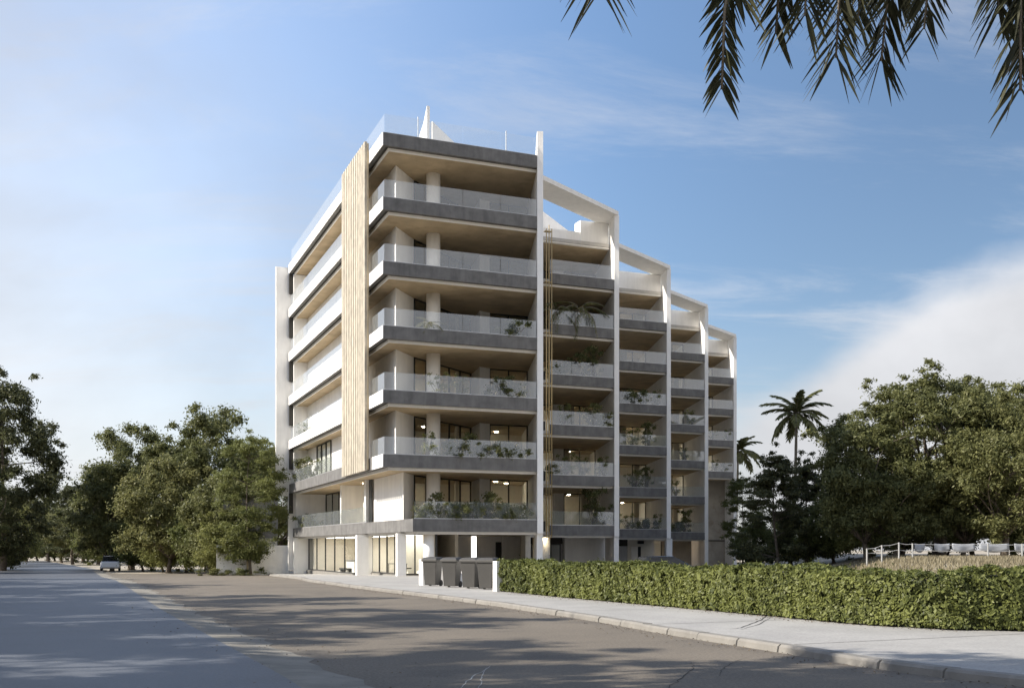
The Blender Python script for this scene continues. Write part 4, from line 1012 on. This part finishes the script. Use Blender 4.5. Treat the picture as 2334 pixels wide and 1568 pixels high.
# ------------------------------------------------------------------ cars
def make_car(name, paint):
    r = empty(name); W2 = 0.88
    def loft(secs, m, nm):
        mb = MB(); n = len(secs[0])
        for s_ in secs: mb.v += s_
        for i in range(len(secs) - 1):
            for k in range(n): mb.f.append((i * n + k, i * n + (k + 1) % n, (i + 1) * n + (k + 1) % n, (i + 1) * n + k)); mb.mi.append(0)
        mb.f += [tuple(range(n))[::-1], tuple(range((len(secs) - 1) * n, len(secs) * n))]; mb.mi += [0, 0]
        return bevel(mb.build(nm, m, r, False), 0.05, 3)
    def sec(x, w, zb, zt): return [(x, -w, zb), (x, w, zb), (x, w * 1.02, (zb + zt) / 2), (x, w * 0.93, zt), (x, -w * 0.93, zt), (x, -w * 1.02, (zb + zt) / 2)]
    loft([sec(-2.1, .78, .32, .72), sec(-1.9, .86, .22, .80), sec(-0.9, W2, .2, .86), sec(0.6, W2, .2, .90), sec(1.7, .88, .22, .92), sec(2.05, .8, .34, .86)], paint, 'body')
    def rs(x, w, z0, z1): return [(x, -w, z0), (x, w, z0), (x, w * 0.86, z1), (x, -w * 0.86, z1)]
    loft([rs(-1.0, .74, .85, .87), rs(-0.35, .76, .85, 1.36), rs(0.9, .76, .85, 1.40), rs(1.75, .72, .85, .93)], solid('car_glass', (0.02, 0.022, 0.025), 0.08), 'cabin')
    loft([rs(-0.3, .70, 1.365, 1.39), rs(0.35, .70, 1.39, 1.43), rs(0.9, .68, 1.38, 1.41)], paint, 'roof')
    for x in (-1.3, 1.3):
        for s_ in (-1, 1):
            w = MB().tube([(x, s_ * 0.70, .32), (x, s_ * 0.90, .32)], [.32, .32], 20).build('wheel', RUBBER, r)
            MB().tube([(x, s_ * 0.87, .32), (x, s_ * 0.905, .32)], [.2, .2], 14).build('rim', STEEL, w)
    for s_ in (-1, 1):
        MB().box(-2.1, -2.0, s_ * .6 - .15, s_ * .6 + .15, .56, .68).build('headlight', STEEL, r)
    return r
wc = make_car('parked_car', solid('white_paint', (0.72, 0.74, 0.78), 0.25, 0.02)); x, y = PX(252, 101), 101
wc.location = (x, y, g(x, y)); wc.rotation_euler = (0, 0, rad(-70)); tag(wc, 'white car parked under the trees at the left roadside', 'car', 'parked cars')
dc = make_car('parked_car', solid('black_paint', (0.012, 0.012, 0.014), 0.2, 0.02)); x, y = PX(1482, 45), 45
dc.location = (x, y, 0.12); dc.rotation_euler = (0, 0, rad(12)); dc.scale = (0.95, 0.95, 0.86); tag(dc, 'dark car mostly hidden behind the hedge before the third bay', 'car', 'parked cars')

# ------------------------------------------------------------------ neighbour house and garden wall on the left
x, y = to_xy(-5.6, 33.0); nb = empty('house', (x, y, -0.4), ANG); tag(nb, 'low grey concrete house with planted roof edge behind the slender tree', 'house')
MB().box(0.3, 5.4, 0.0, 0.3, 3.0, 6.3).build('concrete_front', solid('board_concrete', (0.30, 0.285, 0.265), 0.85, 0.15, 1.5, 0.3, 15, streak=0.2), nb)
MB().box(0.5, 5.4, 0.31, 9, 0, 6.2).build('wall', CREAM, nb)
wn = MB().box(0.6, 2.4, -0.04, -0.002, 3.7, 5.4).build('window', TIMBER, nb); MB().box(0.7, 1.4, -0.06, -0.042, 3.8, 5.3).build('pane', FRAME, wn); MB().box(1.6, 2.3, -0.06, -0.042, 3.8, 5.3).build('pane', FRAME, wn)
rng = np.random.default_rng(77)
C = np.column_stack([rng.uniform(0.3, 5.2, 26), rng.uniform(-0.3, 0.6, 26), rng.uniform(6.2, 6.6, 26)]); quads('roof_planting', leafcloud(rng, C, np.full(26, 0.35), 3500, 0.10), L_B, nb)
C = np.column_stack([rng.uniform(0.2, 3.4, 16), rng.uniform(-0.5, 0.0, 16), rng.uniform(3.1, 3.5, 16)]); quads('sill_planting', leafcloud(rng, C, np.full(16, 0.28), 1600, 0.09), L_B, nb)
x, y = to_xy(-5.2, 29.8); gw = empty('garden_wall', (x, y, g(x, y)), ANG); tag(gw, 'low white garden wall with tree shadows left of the building', 'wall')
MB().box(-0.3, 5.35, 0, 0.25, -0.2, 2.35).build('wall_panel', WHITE, gw)
MB().box(2.0, 2.22, -0.25, -0.01, -0.2, 2.5).build('timber_post', TIMBERB, gw)
for k, (u, v, s, lb) in enumerate([(-3.6, 28.3, 0.9, 'tuft of low green plants at the foot of the slender tree'), (-5.6, 28.8, 1.0, 'tuft of low plants by the timber post of the garden wall')]):
    x, y = to_xy(u, v); r = empty('shrub', (x, y, g(x, y) - 0.3), k); tag(r, lb, 'shrub', 'low shrubs by the garden wall'); r.scale = (1.5 * s, 1.2 * s, 0.75 * s)
    for nm, me in zip(('foliage', 'stem'), BUSH['dark']): link(nm, me, r)
# kerbed planting bed
x, y = PX(520, 88), 88
bed = MB(); bed.box(-2.6, 2.6, -0.4, 0.9, -0.1, 0.2); o = bevel(bed.build('planting_bed', GREY), 0.04); o.location = (x, y, g(x, y)); o.rotation_euler = (0, 0, 0.25); tag(o, 'low grey concrete bed edge under the left trees', 'planting bed')

# ------------------------------------------------------------------ right side: low wall, fence, sheets, dry grass
x, y = PX(1795, 56), 56; lw = MB(); lw.side([(0, -0.4), (0, 0.45), (0.25, 0.5), (3.5, 0.42), (4.1, 0.22), (4.6, 0.1), (4.6, -0.4)], (-2.2, 0), (1, 0.05), 0.3)
o = lw.build('low_wall', PAVE); o.location = (x, y, g(x, y)); tag(o, 'low grey broken concrete wall behind the hedge, right of the building', 'wall')
fx = [1976, 2010, 2049, 2080, 2252, 2330]; FYD = 62.0
fr_ = empty('fence', (PX(2050, FYD), FYD, g(PX(2050, FYD), FYD))); tag(fr_, 'pale post and wire fence along the field under the big tree', 'fence')
WPOST = solid('pale_post', (0.33, 0.33, 0.32), 0.7, 0.08)
tops = [0.62, 0.82, 0.98, 0.92, 0.92, 0.9]
for px, h in zip(fx, tops):
    MB().cyl(PX(px, FYD) - fr_.location.x, 0, 0.05, -0.4, h, 8).build('post', WPOST, fr_)
for (a, ha), (b, hb) in zip(list(zip(fx, tops))[:-1], list(zip(fx, tops))[1:]):
    for q in (0.95, 0.55):
        MB().tube([(PX(a, FYD) - fr_.location.x, 0.02, ha * q), ((PX(a, FYD) + PX(b, FYD)) / 2 - fr_.location.x, 0.02, (ha + hb) / 2 * q - 0.05), (PX(b, FYD) - fr_.location.x, 0.02, hb * q)], [0.018] * 3, 5).build('rail', WPOST, fr_)
TARP = solid('white_tarp', (0.30, 0.315, 0.34), 0.5, 0.06)
for k, (p0, p1, lb) in enumerate([(2085, 2108, 'white sheet hanging left of the thick tree trunk'), (2130, 2165, 'white sheet hanging just right of the thick tree trunk'), (2170, 2222, 'widest white sheet on the far fence, in the middle'),
                                  (2232, 2300, 'pale sheet on the far fence beside the last post'), (2312, 2345, 'white sheet at the right edge of the photo')]):
    D = 66.0; a, b = PX(p0, D), PX(p1, D); mb = MB(); n = 10; zg = g((a + b) / 2, D)
    for i in range(n + 1):
        t = i / n; xx = a + (b - a) * t - (a + b) / 2; sag = 0.10 * math.sin(math.pi * t); dp = 0.06 * math.sin(t * 9 + k)
        for q in range(4):
            zt = 0.86 - sag * 0.4; zb = 0.28 + 0.20 * (abs(2 * t - 1)) ** 2; mb.v.append((xx, dp * q / 3, zt + (zb - zt) * q / 3))
    for i in range(n):
        for q in range(3): mb.f.append((i * 4 + q, i * 4 + q + 1, (i + 1) * 4 + q + 1, (i + 1) * 4 + q)); mb.mi.append(0)
    o = mb.build('tarpaulin_sheet', TARP, None, True); o.location = ((a + b) / 2, D, zg); tag(o, lb, 'tarpaulin', 'white sheets on the far fence')
    so = o.modifiers.new('thick', 'SOLIDIFY'); so.thickness = 0.015
# dry grass on the field
rng = np.random.default_rng(21); n = 26000
yy = 24 + 50 * rng.uniform(0, 1, n) ** 0.8; px = rng.uniform(1690, 2500, n); xx = (px - CX) * yy / FPX
keep = np.array([g(a, b) > 0.12 for a, b in zip(xx, yy)]); xx, yy = xx[keep], yy[keep]; n = len(xx)
zz = np.array([g(a, b) for a, b in zip(xx, yy)]) - 0.09
a = rng.uniform(0, 6.28, n); h = rng.uniform(0.08, 0.26, n); w = rng.uniform(0.02, 0.05, n); lx, ly = rng.normal(size=n) * 0.06, rng.normal(size=n) * 0.06
P = np.stack([xx, yy, zz], 1); Wd = np.stack([np.cos(a) * w, np.sin(a) * w, np.zeros(n)], 1); T = P + np.stack([lx, ly, h], 1)
o = quads('dry_grass', np.stack([P - Wd, P + Wd, T + Wd * 0.15, T - Wd * 0.15], 1), L_DRY, None); o['kind'] = 'stuff'
# leaf litter along the kerb and road edge
n = 3200; yy = rng.uniform(10, 50, n); side = rng.uniform(0, 1, n) < 0.65
xx = np.array([XK(q) - abs(rng.normal()) * 0.35 - 0.03 if s_ else XR(q) + rng.normal() * 0.8 for q, s_ in zip(yy, side)])
zz = np.array([g(p, q) for p, q in zip(xx, yy)]) + np.where(xx < np.array([XR(q) - 0.5 for q in yy]), 0.058, 0.02)
hf = rng.uniform(0, 1, n) < 0.35; yh = rng.uniform(19, 37.5, n)      # under the hedge and across the pavement
yy = np.where(hf, yh, yy); xx = np.where(hf, np.array([XH(q) for q in yh]) - np.abs(rng.normal(size=n)) * 0.35 + 0.1, xx); zz = np.where(hf, 0.134, zz)
C = np.stack([xx, yy, zz], 1); a = rng.uniform(0, 6.28, n); s_ = rng.uniform(0.010, 0.028, n)
A = np.stack([np.cos(a) * s_, np.sin(a) * s_, rng.normal(size=n) * 0.006], 1); Bv = np.stack([-np.sin(a) * s_ * .5, np.cos(a) * s_ * .5, rng.normal(size=n) * 0.004], 1)
o = quads('leaf_litter', np.stack([C - A, C + Bv, C + A, C - Bv], 1), solid('dead_leaf', (0.10, 0.075, 0.045), 0.9, 0.3), None); o['kind'] = 'stuff'
